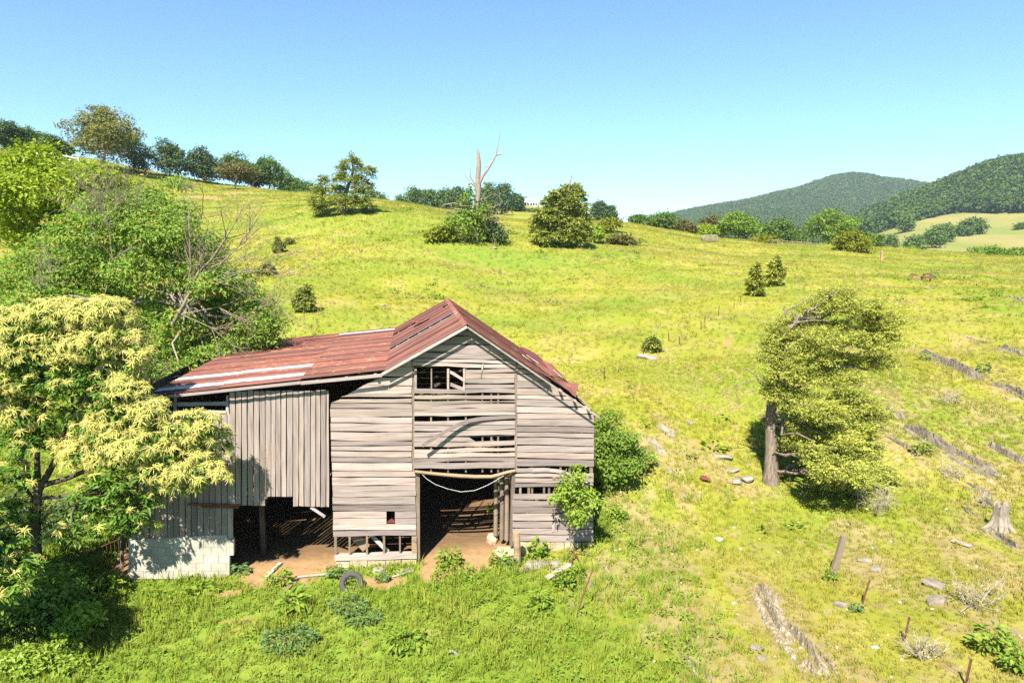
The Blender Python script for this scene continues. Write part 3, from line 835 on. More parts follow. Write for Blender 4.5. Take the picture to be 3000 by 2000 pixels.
# ridge cap
mb = MB(); n = 20
dd = np.linspace(-.42, DB + .02, n)
wl = np.array([.0, .16, -.16])
sl_l = (VL - RP) / np.linalg.norm(VL - RP); sl_r = (ER - RP) / np.linalg.norm(ER - RP)
V = []
for x in dd:
    j = random.uniform(-.008, .008)
    for p in (RP + sl_l * .17 + (0, .045), RP + (0, .062 + j), RP + sl_r * .17 + (0, .045)): V.append((p[0], x, p[1]))
mb.add(V, [(i * 3 + c, i * 3 + c + 1, i * 3 + c + 4, i * 3 + c + 3) for i in range(n - 1) for c in range(2)]); mb.build('ridge_cap', M['roof_r'], barn)
# lean-to: three courses of sheets
def seam(px, py): return np.array(fl(px, py, .4))
slope = (LE - VL)
def fr(px, py):
    p = fl(px, py, .4); return (p[0] - VL[0]) / slope[0]
f1_, f2_ = fr(881, 1120), fr(640, 1138)
random.seed(9)
for ci, (a, b) in enumerate(((0, f1_), (f1_, f2_), (f2_, 1.0))):
    d = -.35 - .05 * ci; k = 0
    while d < DB - .1:
        e = min(d + .69, DB)
        mat = M['roof_r'] if random.random() < .45 else (M['roof_l'] if random.random() < .6 else M['roof_dark'])
        lab = None
        if ci >= 1 and k in (1, 4): mat = M['galv']; lab = 'pale galvanised sheet'
        if ci == 0 and k == 18: mat = M['galv']; lab = 'pale galvanised sheet'
        sheet(VL, LE, d, e, mat, a - (.012 if ci else 0), b + random.uniform(0, .006), lift=.012 * (k % 2) + .016 * (2 - ci), label=lab, nrow=4)
        d += .66; k += 1
# rake trim boards
def rake(p, q, mat, name, d0=-.43, wd=.15):
    mb = MB(); mb.beam((p[0], d0, p[1]), (q[0], d0, q[1]), .03, wd); mb.build(name, mat, barn)
rake(RP + (0, -.03), VL + (-.1, -.06), M['wood_pale'], 'rake_board', wd=.09)
rake(RP + (.02, -.05), ER + (0, -.05), M['wood_h'], 'rake_board', d0=-.40, wd=.06)
rake(VL + (-.1, -.10), VL + slope * f1_ + (0, -.07), M['wood_h'], 'rake_board', d0=-.40, wd=.11)
rake(VL + slope * f1_ + (0, -.05), LE + (0, -.05), M['wood_h'], 'rake_board', d0=-.415, wd=.09)
# purlins and rafters
for P0, P1, n in ((RP, VL, 6), (RP, ER, 9), (VL, LE, 8)):
    for i in range(n):
        p = P0 + (P1 - P0) * (i + .35) / n
        mb = MB(); mb.box((p[0], 6.05, p[1] - .045), (.09, 12.7, .03)); mb.build('purlin', M['wood_pale'], barn)
for P0, P1 in ((RP, VL), (RP, ER), (VL, LE)):
    for d_ in (.12, 2.5, 4.9, 7.3, 9.7, 12.1):
        a, b = P0 + (0, -.15), P1 + (0, -.15)
        mb = MB(); mb.beam((a[0], d_, a[1]), (b[0], d_, b[1]), .06, .13); mb.build('rafter', M['wood_in'], barn)
# back wall with an open loft bay in the middle
z = 1.15
while z < RP[1] - .3:
    h = .3
    fL = lambda zz: RP[0] + (VL[0] - RP[0]) * (RP[1] - zz) / (RP[1] - VL[1]) if zz > VL[1] else sL
    fR = lambda zz: RP[0] + (ER[0] - RP[0]) * (RP[1] - zz) / (RP[1] - ER[1]) if zz > ER[1] else sR
    a, b = max(fL(z + h) + .1, sL), min(fR(z + h) - .1, sR)
    spans = [(a, b)] if not 2.55 < z < 3.3 else [(a, -1.9), (.9, b)]
    for p, q in spans:
        if q - p > .2:
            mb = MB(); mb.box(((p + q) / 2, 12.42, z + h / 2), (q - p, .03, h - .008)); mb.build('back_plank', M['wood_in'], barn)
    z += h

# back wall of the lean-to, open under its roof
z = .6
while z < LE[1] - .2:
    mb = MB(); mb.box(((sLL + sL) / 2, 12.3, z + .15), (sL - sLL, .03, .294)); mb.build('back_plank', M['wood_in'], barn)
    z += .3
# ------------------------------------------------------------------ vegetation
M['lf_chest'] = m_leaf('chestnut_leaf', [(0.061, 0.129, 0.016), (0.105, 0.197, 0.025), (0.175, 0.273, 0.034)], .35)
M['catkin'] = m_leaf('catkin_bloom', [(0.448, 0.416, 0.110), (0.560, 0.529, 0.147), (0.493, 0.416, 0.147)], .25, spec=.1)
M['lf_cherry'] = m_leaf('narrow_leaf', [(0.093, 0.181, 0.028), (0.156, 0.266, 0.039), (0.250, 0.351, 0.059), (0.209, 0.298, 0.043), (0.501, 0.277, 0.099)], .4, spec=.2)
M['lf_bright'] = m_leaf('bright_leaf', [(0.131, 0.199, 0.014), (0.242, 0.314, 0.018), (0.337, 0.373, 0.026)], .4)  # bright yellow green leaf colour
M['lf_sap'] = m_leaf('sapling_leaf', [(0.149, 0.238, 0.026), (0.222, 0.311, 0.033), (0.297, 0.357, 0.050)], .4, spec=.3)
M['lf_shrub'] = m_leaf('shrub_leaf', [(0.086, 0.154, 0.020), (0.150, 0.230, 0.030), (0.228, 0.293, 0.041)], .35)
M['lf_dark'] = m_leaf('dark_leaf', [(0.041, 0.076, 0.024), (0.066, 0.109, 0.029), (0.095, 0.139, 0.037)], .25)
M['lf_mid'] = m_leaf('green_leaf', [(0.055, 0.103, 0.025), (0.097, 0.158, 0.030), (0.138, 0.200, 0.041)], .3)
M['lf_olive'] = m_leaf('olive_leaf', [(0.116, 0.122, 0.026), (0.184, 0.180, 0.036), (0.239, 0.230, 0.050)], .3)
M['lf_brown'] = m_leaf('brownish_leaf', [(.08, .075, .02), (.13, .11, .03), (.11, .12, .03)], .3)
M['lf_yell'] = m_leaf('yellow_green_leaf', [(.12, .15, .01), (.18, .195, .015), (.22, .21, .02)], .35)
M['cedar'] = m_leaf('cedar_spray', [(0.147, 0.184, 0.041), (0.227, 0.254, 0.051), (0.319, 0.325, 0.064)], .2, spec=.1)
M['cedar_y'] = m_leaf('yellow_cedar_spray', [(0.194, 0.217, 0.056), (0.319, 0.336, 0.063), (0.456, 0.444, 0.077)], .25, spec=.1)  # a yellower olive foliage colour than the other cedars
M['weed'] = m_leaf('weed_leaf', [(0.125, 0.215, 0.021), (0.190, 0.278, 0.031), (0.278, 0.322, 0.046)], .4, spec=.2)
M['weed_blue'] = m_leaf('thistle_leaf', [(0.072, 0.137, 0.046), (0.104, 0.176, 0.058), (0.143, 0.208, 0.065)], .3)
M['twig'] = m_plain('dead_twig', (.30, .25, .18), .9, .2)

def unit(v): return v / (np.linalg.norm(v, axis=-1, keepdims=True) + 1e-9)

def leaves(mb, P, N, size, aspect=.5, fold=.12, tint=None, droop=0., T=None, mi=0, jit=.3):
    """rhombic leaves folded along the midrib: base point P, face normal N"""
    n = len(P)
    N = unit(N)
    if T is None: T = RNG.normal(size=(n, 3))
    T = T - N * (T * N).sum(1, keepdims=True); T = unit(T)
    T[:, 2] -= droop; T = unit(T)
    B = unit(np.cross(N, T))
    L = (size * (1 + RNG.uniform(-jit, jit, n)))[:, None]; Wd = L * aspect * .5
    up = unit(np.cross(T, B)) * L * fold
    V = np.stack([P, P + T * L * .45 + B * Wd + up, P + T * L, P + T * L * .45 - B * Wd + up], 1).reshape(-1, 3)
    F = np.arange(n * 4).reshape(-1, 4)
    mb.add(V, F, RNG.uniform(0, 1, n) if tint is None else tint, mi)

def sphere_pts(n):
    return unit(RNG.normal(size=(n, 3)))

def shell(lobes, n, inner=.55, under=.35):
    """cluster centres spread over ellipsoid lobes [(centre, radii)], thin on the underside, with outward normals"""
    lobes = [(np.array(c, float), np.array(r, float)) for c, r in lobes]
    wts = np.array([(r[0] * r[1] * r[2]) ** (2 / 3) for c, r in lobes]); wts /= wts.sum()
    C, O = [], []
    for (c, r), k in zip(lobes, RNG.multinomial(n, wts)):
        u = sphere_pts(int(k * 1.6) + 2)
        u = u[(u[:, 2] > -under) | (RNG.uniform(size=len(u)) < .35)][:k]
        rad = inner + (1 - inner) * RNG.uniform(size=len(u)) ** .5
        rad *= 1 + .22 * np.sin(u[:, 0] * 5 + c[0] * 3) * np.sin(u[:, 2] * 4 + c[2]) + RNG.normal(size=len(u)) * .05
        C.append(c + u * r * rad[:, None]); O.append(unit(u / r))
    return np.concatenate(C), np.concatenate(O)

def clumps(mb, C, O, per, spread, size, aspect=.5, droop=0., flat=.5, up=.55, mi=0, tvar=.5, jit=.35):
    n = len(C)
    P = np.repeat(C, per, 0) + RNG.normal(size=(n * per, 3)) * spread * np.array([1, 1, flat])
    N = np.repeat(O, per, 0) * .55 + np.array([0, 0, up]) + RNG.normal(size=(n * per, 3)) * .5
    base = np.repeat(RNG.uniform(0, 1, n), per)
    tint = np.clip(base * tvar + RNG.uniform(0, 1, n * per) * (1 - tvar), 0, 1)
    leaves(mb, P, N, size, aspect, tint=tint, droop=droop, mi=mi, jit=jit)

def curve(a, b, n=6, sag=.0, wob=.05):
    a, b = np.array(a, float), np.array(b, float)
    t = np.linspace(0, 1, n)[:, None]
    L = np.linalg.norm(b - a)
    P = a + (b - a) * t
    P[:, 2] += sag * L * (4 * t[:, 0] * (1 - t[:, 0]))
    P[1:-1] += RNG.normal(size=(n - 2, 3)) * wob * L
    return P

def limb(mb, a, b, r0, r1, n=6, sag=.0, wob=.04, sides=6, mi=0):
    P = curve(a, b, n, sag, wob)
    mb.tube(P, np.linspace(r0, r1, n), sides, cap=True, mi=mi)
    return P

def twigs(mb, p, d, L, r, depth, spread=.5, kids=3, sides=4, up=.1):
    """bare branching wood"""
    d = np.array(d, float); d /= np.linalg.norm(d)
    n = 4
    P = [np.array(p, float)]
    dd = d.copy()
    for i in range(n):
        dd = dd + RNG.normal(size=3) * .13 + np.array([0, 0, up * .3]); dd /= np.linalg.norm(dd)
        P.append(P[-1] + dd * L / n)
    mb.tube(P, np.linspace(r, r * .45, n + 1), sides, cap=False)
    if depth <= 0: return
    for k in range(kids):
        i = random.randint(1, n)
        nd = dd + RNG.normal(size=3) * spread; 
        twigs(mb, P[i], nd, L * random.uniform(.45, .75), max(r * .5, .006), depth - 1, spread, kids, 3, up)

def px_lobes(lst, Y, jd=.0, depth=1.0):
    """lobes given in photograph pixels (px, py, rx, ry[, dY]) at distance Y -> world ellipsoids"""
    out = []
    for l in lst:
        px, py, rx, ry = l[:4]
        y = Y + (l[4] if len(l) > 4 else random.uniform(-jd, jd))
        k = dist_scale(px, py, y)
        out.append((at(px, py, y), (rx * k, depth * (rx + ry) / 2 * k, ry * k)))
    return out

def foliage_tree(name, label, cat, base, lobes, leafmat, barkmat, ncl, per, spread, size, trunk_r, aspect=.5, droop=0., inner=.5,
                 fork=.35, group=None, under=.35, flat=.5, wood='trunk', crown='crown', limbs=True, up=.55, trunk_top=None):
    base = np.array(base, float)
    root = thing(name, label, cat, tuple(base), 0, group)
    rel = [(np.array(c) - base, r) for c, r in lobes]
    mb = MB()
    cen = np.mean([c for c, r in rel], 0)
    fk = trunk_top if trunk_top is not None else np.array([cen[0] * .5, cen[1] * .5, cen[2] * fork])
    mb.tube(curve((0, 0, -.25), fk, 6, 0, .03), np.linspace(trunk_r * 1.25, trunk_r * .8, 6), 8)
    if limbs:
        for c, r in rel:
            limb(mb, fk, np.array(c) * .95 + np.array([0, 0, -.15 * r[2]]), trunk_r * .55, trunk_r * .12, 6, .04, .05, 5)
    mb.build(wood, M[barkmat], root, True)
    C, O = shell(rel, ncl, inner, under)
    mb = MB(); clumps(mb, C, O, per, spread, size, aspect, droop, flat, up)
    mb.build(crown, M[leafmat], root)
    return root

# ---- far and middle trees: px base x, px top y, px width, distance, px base y (hidden bases sit on the terrain behind the crest)
def far_tree(px, top, wid, Y, label, mat='lf_mid', name='broadleaf_tree', cat='tree', group=None, trunk=.12, lean=0., n=900, squat=1., bark='bark', nl=8, under=.4):
    x = at(px, top, Y)[0]
    z = hz(x, Y)
    zt = at(px, top, Y)[2]
    h = max(zt - z, 2.0); k = dist_scale(px, top, Y); W = wid * k
    lobes = []
    lo = z + h * trunk
    hh = zt - lo
    for i in range(nl):
        f = (i + .5) / nl
        zz = lo + hh * (.10 + .74 * f)
        prof = math.sin(math.pi * min(1, .22 + .72 * f)) ** .8
        a = i * 2.4 + random.uniform(-.5, .5)
        rr = W * .5 * prof
        q = rr * random.uniform(.3, .62)
        lr = (rr * random.uniform(.55, .75), rr * random.uniform(.5, .75), hh * random.uniform(.13, .22))
        lobes.append(((x + math.cos(a) * q + lean * W * f, Y + math.sin(a) * q, min(zz, zt - lr[2] * .95)), lr))
    for i in range(5):
        a = random.uniform(0, 6.28); f = random.uniform(.2, .95); rr = W * .5 * math.sin(math.pi * min(1, .2 + .7 * f)) ** .8; q_ = random.uniform(.10, .2) * W
        lobes.append(((x + math.cos(a) * rr * .95, Y + math.sin(a) * rr * .95, min(lo + hh * (.08 + .8 * f), zt - q_)), (q_, q_, q_ * .8)))
    lobes.append(((x + lean * W + random.uniform(-.15, .15) * W, Y, zt - hh * .24), (W * .26, W * .26, hh * .24)))
    size = max(.4, 6.2 * Y / 2000 * 1.0)
    ncl = int(n * .12); 
    return foliage_tree(name, label, cat, (x, Y, z), lobes, mat, bark, ncl * 4, 9, size * 1.0, size, max(.16, h * .022), .62, group=group, inner=.6, under=under, fork=.45)

random.seed(21)
GS = 'trees along the ridge'
for a in [
    (8, 352, 110, 215, 'darkest tree of the wood at the far left skyline', 'lf_dark'),
    (62, 372, 90, 218, 'broad green tree in the wood at the far left skyline', 'lf_mid'),
    (120, 390, 80, 220, 'low rounded tree in the wood left of the olive tree', 'lf_mid'),
    (168, 412, 70, 224, 'dark low tree partly hidden behind the white rail fence', 'lf_dark'),
    (40, 372, 80, 235, 'dark tree behind the wood at the far left skyline', 'lf_dark'),
]: far_tree(*a, group='wood at the far left skyline')
far_tree(385, 385, 95, 196, 'dark green tree standing close to the right of the olive tree', 'lf_dark', trunk=.02)
far_tree(290, 308, 185, 182, 'large olive gold round tree on the left skyline', 'lf_olive', trunk=.14, n=2600, nl=12)
far_tree(490, 411, 115, 205, 'dense dark tree with a two lobed top on the left ridge', 'lf_dark', trunk=.03, n=1100)
far_tree(594, 430, 85, 208, 'dark narrow upright tree on the left ridge', 'lf_dark', trunk=.02, n=1000)
far_tree(684, 448, 125, 215, 'broad pale green round tree behind the small brown tree', 'lf_mid', trunk=.05, n=1100)
far_tree(686, 476, 112, 196, 'small brownish tree with a leaning bare trunk on the ridge', 'lf_brown', trunk=.3, n=900, bark='bark_tan')
far_tree(785, 460, 100, 222, 'tall open topped tree at the right end of the ridge row', 'lf_mid', trunk=.08, n=900)
far_tree(745, 490, 60, 226, 'small olive tree between the brown tree and the open topped tree', 'lf_brown', trunk=.05, n=600)
for i, (px, top, w_, Y) in enumerate([(838, 503, 70, 255), (868, 520, 60, 270), (900, 530, 50, 290), (930, 552, 60, 300), (1085, 548, 70, 330), (1120, 572, 50, 340)]):
    far_tree(px, top, w_, Y, ['rounded green tree just right of the ridge row', 'second rounded green tree descending behind the ridge', 'third smaller green tree descending behind the ridge',
             'last low green tree left of the open cedar', 'green tree just behind the right side of the open cedar', 'low green tree right of the open cedar'][i], 'lf_mid', trunk=.0, n=500)
for i, (px, top, w_, Y, m_) in enumerate([(1170, 574, 34, 380, 'lf_mid'), (1215, 548, 66, 400, 'lf_mid'), (1262, 554, 70, 410, 'lf_mid'), (1310, 552, 70, 405, 'lf_mid'), (1345, 550, 60, 400, 'lf_dark'),
                                          (1428, 534, 60, 390, 'lf_mid'), (1468, 536, 68, 380, 'lf_dark'), (1514, 566, 34, 420, 'lf_dark')]):
    far_tree(px, top, w_, Y, ['smallest tree at the left of the distant row', 'rounded tree at the left of the distant row behind the dead trunk', 'second tree of the distant row left of the dead trunk',
             'third tree of the distant row left of the dead trunk', 'dark tree of the distant row close left of the dead trunk', 'green tree just right of the dead trunk in the distant row',
             'dense dark tree left of the white house', 'small round dark tree beside the white house'][i], m_, trunk=.02, n=600)
for px, top, w_, Y, lab, m_ in [(1755, 589, 40, 410, 'taller of two dark trees right of the second cedar', 'lf_dark'), (1787, 604, 26, 412, 'shorter of two dark trees right of the second cedar', 'lf_dark'),
        (1880, 630, 70, 200, 'left end of the low pale green tree on the saddle', 'lf_mid'), (1940, 622, 130, 198, 'broad low pale green tree on the saddle', 'lf_mid'),
        (2008, 648, 50, 190, 'small olive tree right of the broad low tree', 'lf_brown'), (2088, 631, 72, 240, 'brownish round tree in front of the far mountain', 'lf_brown'),
        (2068, 662, 60, 200, 'light green bush below the brownish round tree', 'lf_bright'), (2168, 622, 128, 170, 'bright green layered tree on the right skyline', 'lf_shrub'),
        (2275, 640, 105, 175, 'darker green tree right of the layered tree', 'lf_mid'), (2432, 611, 150, 165, 'largest round green tree on the right skyline', 'lf_shrub'),
        (2545, 680, 60, 190, 'small green bush right of the yellow green bush', 'lf_mid')]:
    far_tree(px, top, w_, Y, lab, m_, trunk=.04, n=1100)
far_tree(2508, 676, 105, 125, 'yellow green round bush on the right skyline', 'lf_yell', 'round_bush', 'bush', trunk=.0, n=1000)
far_tree(2240, 690, 80, 150, 'low olive bush under the layered tree', 'lf_yell', 'round_bush', 'bush', trunk=.0, n=500)
far_tree(2900, 722, 120, 190, 'green tree at the right edge left of its neighbour', 'lf_shrub', trunk=.0, n=900)
far_tree(2985, 728, 110, 185, 'green tree cut by the right edge of the valley field', 'lf_shrub', trunk=.0, n=900)
far_tree(2665, 722, 70, 330, 'bright green bush low in the valley right of the yellow bush', 'lf_bright', 'round_bush', 'bush', trunk=.0, n=400)
for px, top, w_, Y, lab in [(2690, 692, 60, 540, 'lowest tree of the diagonal row in the valley field'), (2733, 672, 48, 580, 'middle tree of the diagonal row in the valley field'),
        (2752, 658, 44, 620, 'upper tree of the diagonal row in the valley field'), (2775, 657, 26, 640, 'topmost tree of the diagonal row in the valley field'),
        (2845, 642, 50, 700, 'left tree of the pair high on the valley field'), (2866, 643, 36, 705, 'right tree of the pair high on the valley field'),
        (2815, 664, 36, 690, 'small tree below the pair high on the valley field'), (2615, 686, 30, 520, 'thin pale trunked tree in the valley'),
        (2655, 630, 30, 830, 'lone round tree at the wood edge above the field'), (2995, 658, 18, 720, 'lone small tree at the right end of the field'),
        (2575, 690, 34, 640, 'small grey green tree at the foot of the field'), (2342, 682, 40, 420, 'small tree seen between two skyline trees')]:
    far_tree(px, top, w_, Y, lab, 'lf_mid', trunk=.04, n=350, nl=5)

# ---- forest on the far hills: a mass nobody could count
def scatter(name, pts, rots, scl, protos, kind='stuff', idx=None, **props):
    me = bpy.data.meshes.new(name)
    me.vertices.add(len(pts)); me.vertices.foreach_set('co', np.asarray(pts, np.float32).ravel())
    a = me.attributes.new('rot', 'FLOAT_VECTOR', 'POINT'); a.data.foreach_set('vector', np.asarray(rots, np.float32).ravel())
    a = me.attributes.new('scl', 'FLOAT_VECTOR', 'POINT'); a.data.foreach_set('vector', np.asarray(scl, np.float32).ravel())
    a = me.attributes.new('pick', 'INT', 'POINT')
    a.data.foreach_set('value', np.asarray(RNG.integers(0, len(protos), len(pts)) if idx is None else idx, np.int32))
    o = link(name, me)
    o['kind'] = kind
    for k, v in props.items(): o[k] = v
    g = bpy.data.node_groups.new(name, 'GeometryNodeTree')
    g.interface.new_socket('Geometry', in_out='INPUT', socket_type='NodeSocketGeometry')
    g.interface.new_socket('Geometry', in_out='OUTPUT', socket_type='NodeSocketGeometry')
    N = g.nodes.new; gi, go = N('NodeGroupInput'), N('NodeGroupOutput')
    iop = N('GeometryNodeInstanceOnPoints'); jn = N('GeometryNodeJoinGeometry')
    for p in reversed(protos):
        oi = N('GeometryNodeObjectInfo'); oi.inputs['Object'].default_value = p; oi.inputs['As Instance'].default_value = True
        g.links.new(oi.outputs['Geometry'], jn.inputs[0])
    g.links.new(gi.outputs[0], iop.inputs['Points']); g.links.new(jn.outputs[0], iop.inputs['Instance'])
    iop.inputs['Pick Instance'].default_value = True
    for nm, dt, sock in (('rot', 'FLOAT_VECTOR', 'Rotation'), ('scl', 'FLOAT_VECTOR', 'Scale'), ('pick', 'INT', 'Instance Index')):
        na = N('GeometryNodeInputNamedAttribute'); na.data_type = dt; na.inputs['Name'].default_value = nm
        g.links.new(na.outputs['Attribute'], iop.inputs[sock])
    g.links.new(iop.outputs[0], go.inputs[0])
    md = o.modifiers.new('scatter', 'NODES'); md.node_group = g
    return o

def proto(mb, mat, smooth_=False):
    o = mb.build('scatter_source', mat, None, smooth_)
    COL.objects.unlink(o)
    return o

def m_forest():
    t = NT('forest_canopy'); r = t.rnd()
    c = t.ramp(r, [(0, (.045, .085, .02)), (.4, (.062, .11, .022)), (.75, (.08, .13, .024)), (1, (.10, .14, .03))])
    c = t.mix(1., c, t.ramp(t.attr('tint'), [(0, (.7, .7, .7)), (1, (1.25, 1.25, 1.2))]), 'MULTIPLY')
    return t.leaf(c, .2, .8, spec=.05)
M['forest'] = m_forest()
protos = []
for k in range(4):
    mb = MB()
    lob = [((RNG.normal() * .35, RNG.normal() * .35, .55 + RNG.uniform(0, .35)), (.62, .62, .5)) for _ in range(5)] + [((0, 0, .35), (.85, .85, .5))]
    C, O = shell(lob, 90, .75, .2)
    clumps(mb, C, O, 5, .10, .30, .9, 0, .7, .6)
    protos.append(proto(mb, M['forest']))
pts, scl = [], []
def forest_pts(n, Y0, Y1, p0, p1, hmin, hmax, test):
    Y = RNG.uniform(Y0, Y1, n); px = RNG.uniform(p0, p1, n)
    X = (px - 1500) / 2000 * (Y * 1.0086)
    Z = H(X, Y)
    pxx, pyy = proj(X, Y, Z)
    ok = test(pxx, pyy, Y)
    s = RNG.uniform(hmin, hmax, n)
    pts.append(np.stack([X, Y, Z], 1)[ok]); scl.append(np.stack([s * .8, s * .8, s * .85], 1)[ok])
topline = lambda px: np.interp(px, [2400, 2560, 2700, 2800, 3000], [700, 686, 642, 622, 622])
forest_pts(9000, 880, 1420, 2380, 3350, 9, 16, lambda px, py, Y: (py < topline(px)) & (px > 2430))
forest_pts(26000, 1750, 2750, 1750, 3300, 9, 15, lambda px, py, Y: Y > 0)
pts, scl = np.concatenate(pts), np.concatenate(scl)
rots = np.zeros_like(pts); rots[:, 2] = RNG.uniform(0, 6.28, len(pts))
scatter('forest', pts, rots, scl, protos, label='dense green forest covering the far hill and the mountain')

# ---- cedars
def spray(mb, P, T, n, L, size, droop=.25, tint0=None, flat=.35):
    """feathery cedar sprays: each axis P + T carries n small scale-leaf tufts on both sides"""
    m = len(P)
    t = RNG.uniform(.1, 1, (m, n))
    pos = P[:, None] + T[:, None] * (L[:, None] * t)[..., None]
    pos[..., 2] -= droop * L[:, None] * t ** 2
    side = RNG.normal(size=(m, n, 3)) * np.array([1, 1, flat])
    pos = pos + side * (L[:, None, None] * .16)
    dirs = T[:, None] * .8 + side * .7
    pos = pos.reshape(-1, 3); dirs = dirs.reshape(-1, 3)
    N = np.array([0, 0, 1.]) + RNG.normal(size=pos.shape) * .55
    base = np.repeat(RNG.uniform(0, 1, m), n)
    leaves(mb, pos, N, size, .42, .1, tint=np.clip(base * .6 + RNG.uniform(0, .4, len(pos)), 0, 1), T=dirs, droop=.05)

def cedar(label, base, lobes, trunk_pts, trunk_r, nsp, per, L, size, mat='cedar', name='cedar_tree', droop=.25, inner=.35, extra=None, out=.9, upt=.15, bark='bark_cedar', cat='tree', flat=.35, limb_r=.07):
    base = np.array(base, float)
    root = thing(name, label, cat, tuple(base))
    mb = MB()
    TP = np.array(trunk_pts, float) - base
    mb.tube(TP, trunk_r, 9)
    rel = [(np.array(c) - base, np.array(r)) for c, r in lobes]
    for c, r in rel:
        j = np.argmin(np.abs(TP[:, 2] - (c[2] - .2 * r[0]))); a = TP[j]
        if np.linalg.norm(c - a) > .3: limb(mb, a, c, limb_r, .03, 6, .03, .05, 5)
        for _ in range(4):
            u = sphere_pts(1)[0]; limb(mb, c, c + u * r * .95, .035, .01, 4, 0, .06, 4)
    if extra: extra(mb, base)
    mb.build('trunk', M[bark], root, True)
    C, O = shell(rel, nsp, inner, .6)
    axis = np.array([TP[:, 0].mean(), TP[:, 1].mean()])
    T = unit(O * out + np.concatenate([unit(C[:, :2] - axis), np.zeros((len(C), 1))], 1) * .6 + RNG.normal(size=C.shape) * .35 + np.array([0, 0, upt]))
    mb = MB(); spray(mb, C - T * L * .4, T, per, L * RNG.uniform(.6, 1.4, len(C)), size, droop, flat=flat)
    mb.build('crown', M[mat], root)
    return root

random.seed(4)
b = ground(2258, 1412); Yc = b[1]
def ctr(px, py, dy=0): return at(px, py, Yc + dy)
lob = px_lobes([(2440, 860, 60, 25, .2), (2490, 900, 100, 30, -.2), (2580, 935, 70, 30, .3), (2400, 905, 80, 26, .4), (2330, 950, 60, 34, .6), (2300, 990, 50, 30, 0),
                (2500, 965, 110, 30, .5), (2420, 990, 110, 30, -.8), (2560, 1010, 70, 26, -.3), (2360, 1040, 90, 34, -.5), (2470, 1060, 100, 30, .6), (2590, 1065, 45, 26, 0),
                (2300, 1090, 55, 32, -.9), (2420, 1110, 110, 32, -.6), (2300, 1160, 60, 40, -.6), (2380, 1190, 100, 40, -.9), (2500, 1180, 80, 40, -.3), (2545, 1215, 60, 34, .6),
                (2360, 1250, 70, 36, -.6), (2460, 1255, 90, 42, -.8), (2530, 1270, 40, 30, .3), (2450, 1310, 70, 30, -.2), (2420, 1390, 50, 28, -.9), (2490, 1400, 110, 40, -1.0), (2560, 1385, 60, 30, -.6),
                (2450, 1430, 60, 26, -1.1), (2400, 1350, 45, 24, -.2), (2255, 1050, 34, 26, -.3), (2262, 1010, 30, 26, -.2), (2270, 1130, 34, 26, -.4), (2285, 960, 34, 30, .2), (2580, 990, 60, 24, .2), (2520, 1340, 60, 26, -.5), (2330, 1300, 40, 24, -.5), (2430, 1372, 60, 40, -3.3), (2500, 1385, 60, 40, -3.2), (2390, 1325, 46, 36, -2.8), (2470, 1300, 60, 36, -2.4), (2420, 1210, 60, 36, -2.2)], Yc, depth=1.1)
lob = [(c, (r[0] * 1.0, r[1], r[2] * .66)) for c, r in lob]
def dead_arm(mb, base):
    for pts_, r0 in (([(2250, 1165), (2235, 1130), (2215, 1100), (2195, 1085), (2175, 1078)], .06), ([(2208, 1112), (2180, 1122), (2150, 1135), (2110, 1152)], .03),
                     ([(2330, 935), (2320, 915), (2300, 918)], .04), ([(2298, 925), (2303, 910), (2325, 900), (2350, 885), (2375, 872)], .055),
                     ([(2295, 985), (2330, 945), (2380, 938), (2430, 940)], .055)):
        mb.tube(np.array([ctr(x, y, -.3) for x, y in pts_]) - base, np.linspace(r0, r0 * .35, len(pts_)), 6)
tp = [b - (0, 0, .25)] + [ctr(x, y) for x, y in ((2258, 1380), (2259, 1320), (2258, 1240), (2262, 1160), (2275, 1080), (2292, 1000), (2340, 930), (2420, 880), (2445, 850))]
tp[1][:2] = b[:2]
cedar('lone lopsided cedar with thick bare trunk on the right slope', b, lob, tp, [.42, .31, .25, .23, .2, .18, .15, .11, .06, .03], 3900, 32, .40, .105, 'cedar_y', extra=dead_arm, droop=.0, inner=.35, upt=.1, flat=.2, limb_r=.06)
b = ground(1008, 628); Yc = b[1]
lob = px_lobes([(1030, 470, 26, 22), (1005, 490, 28, 18), (1050, 490, 20, 18), (1085, 500, 20, 22), (1000, 520, 36, 24), (1050, 525, 30, 22), (950, 530, 20, 26), (935, 560, 26, 20), (990, 555, 40, 22),
                (1045, 560, 30, 24), (1080, 545, 18, 20), (920, 590, 24, 20), (960, 590, 36, 22), (1010, 585, 40, 24), (1060, 590, 36, 20), (1080, 606, 22, 16), (940, 605, 30, 16)], Yc, 1.5)
lob = [(c, tuple(.72 * q for q in r)) for c, r in lob]
tp = [b - (0, 0, .2)] + [ctr(x, y) for x, y in ((1008, 605), (1012, 570), (1025, 530), (1035, 500), (1030, 460))]; tp[1][:2] = b[:2]
cedar('open ragged cedar standing on the hillside above the lean-to', b, lob, tp, [.42, .36, .3, .22, .15, .06], 760, 24, .85, .32, 'cedar', droop=.35, inner=.2)
b = ground(1650, 722); Yc = b[1]
lob = px_lobes([(1668, 555, 30, 16), (1690, 570, 24, 12), (1640, 565, 22, 10), (1650, 585, 44, 20), (1615, 590, 24, 14), (1695, 600, 26, 16), (1640, 620, 56, 26), (1690, 635, 36, 24), (1600, 630, 30, 22),
                (1590, 660, 36, 24), (1650, 660, 60, 30), (1700, 670, 34, 26), (1610, 690, 46, 22), (1670, 695, 50, 22)], Yc, 1.2)
tp = [b - (0, 0, .2)] + [ctr(x, y) for x, y in ((1650, 690), (1655, 620), (1664, 570), (1668, 545), (1674, 520), (1680, 507))]; tp[1][:2] = b[:2]
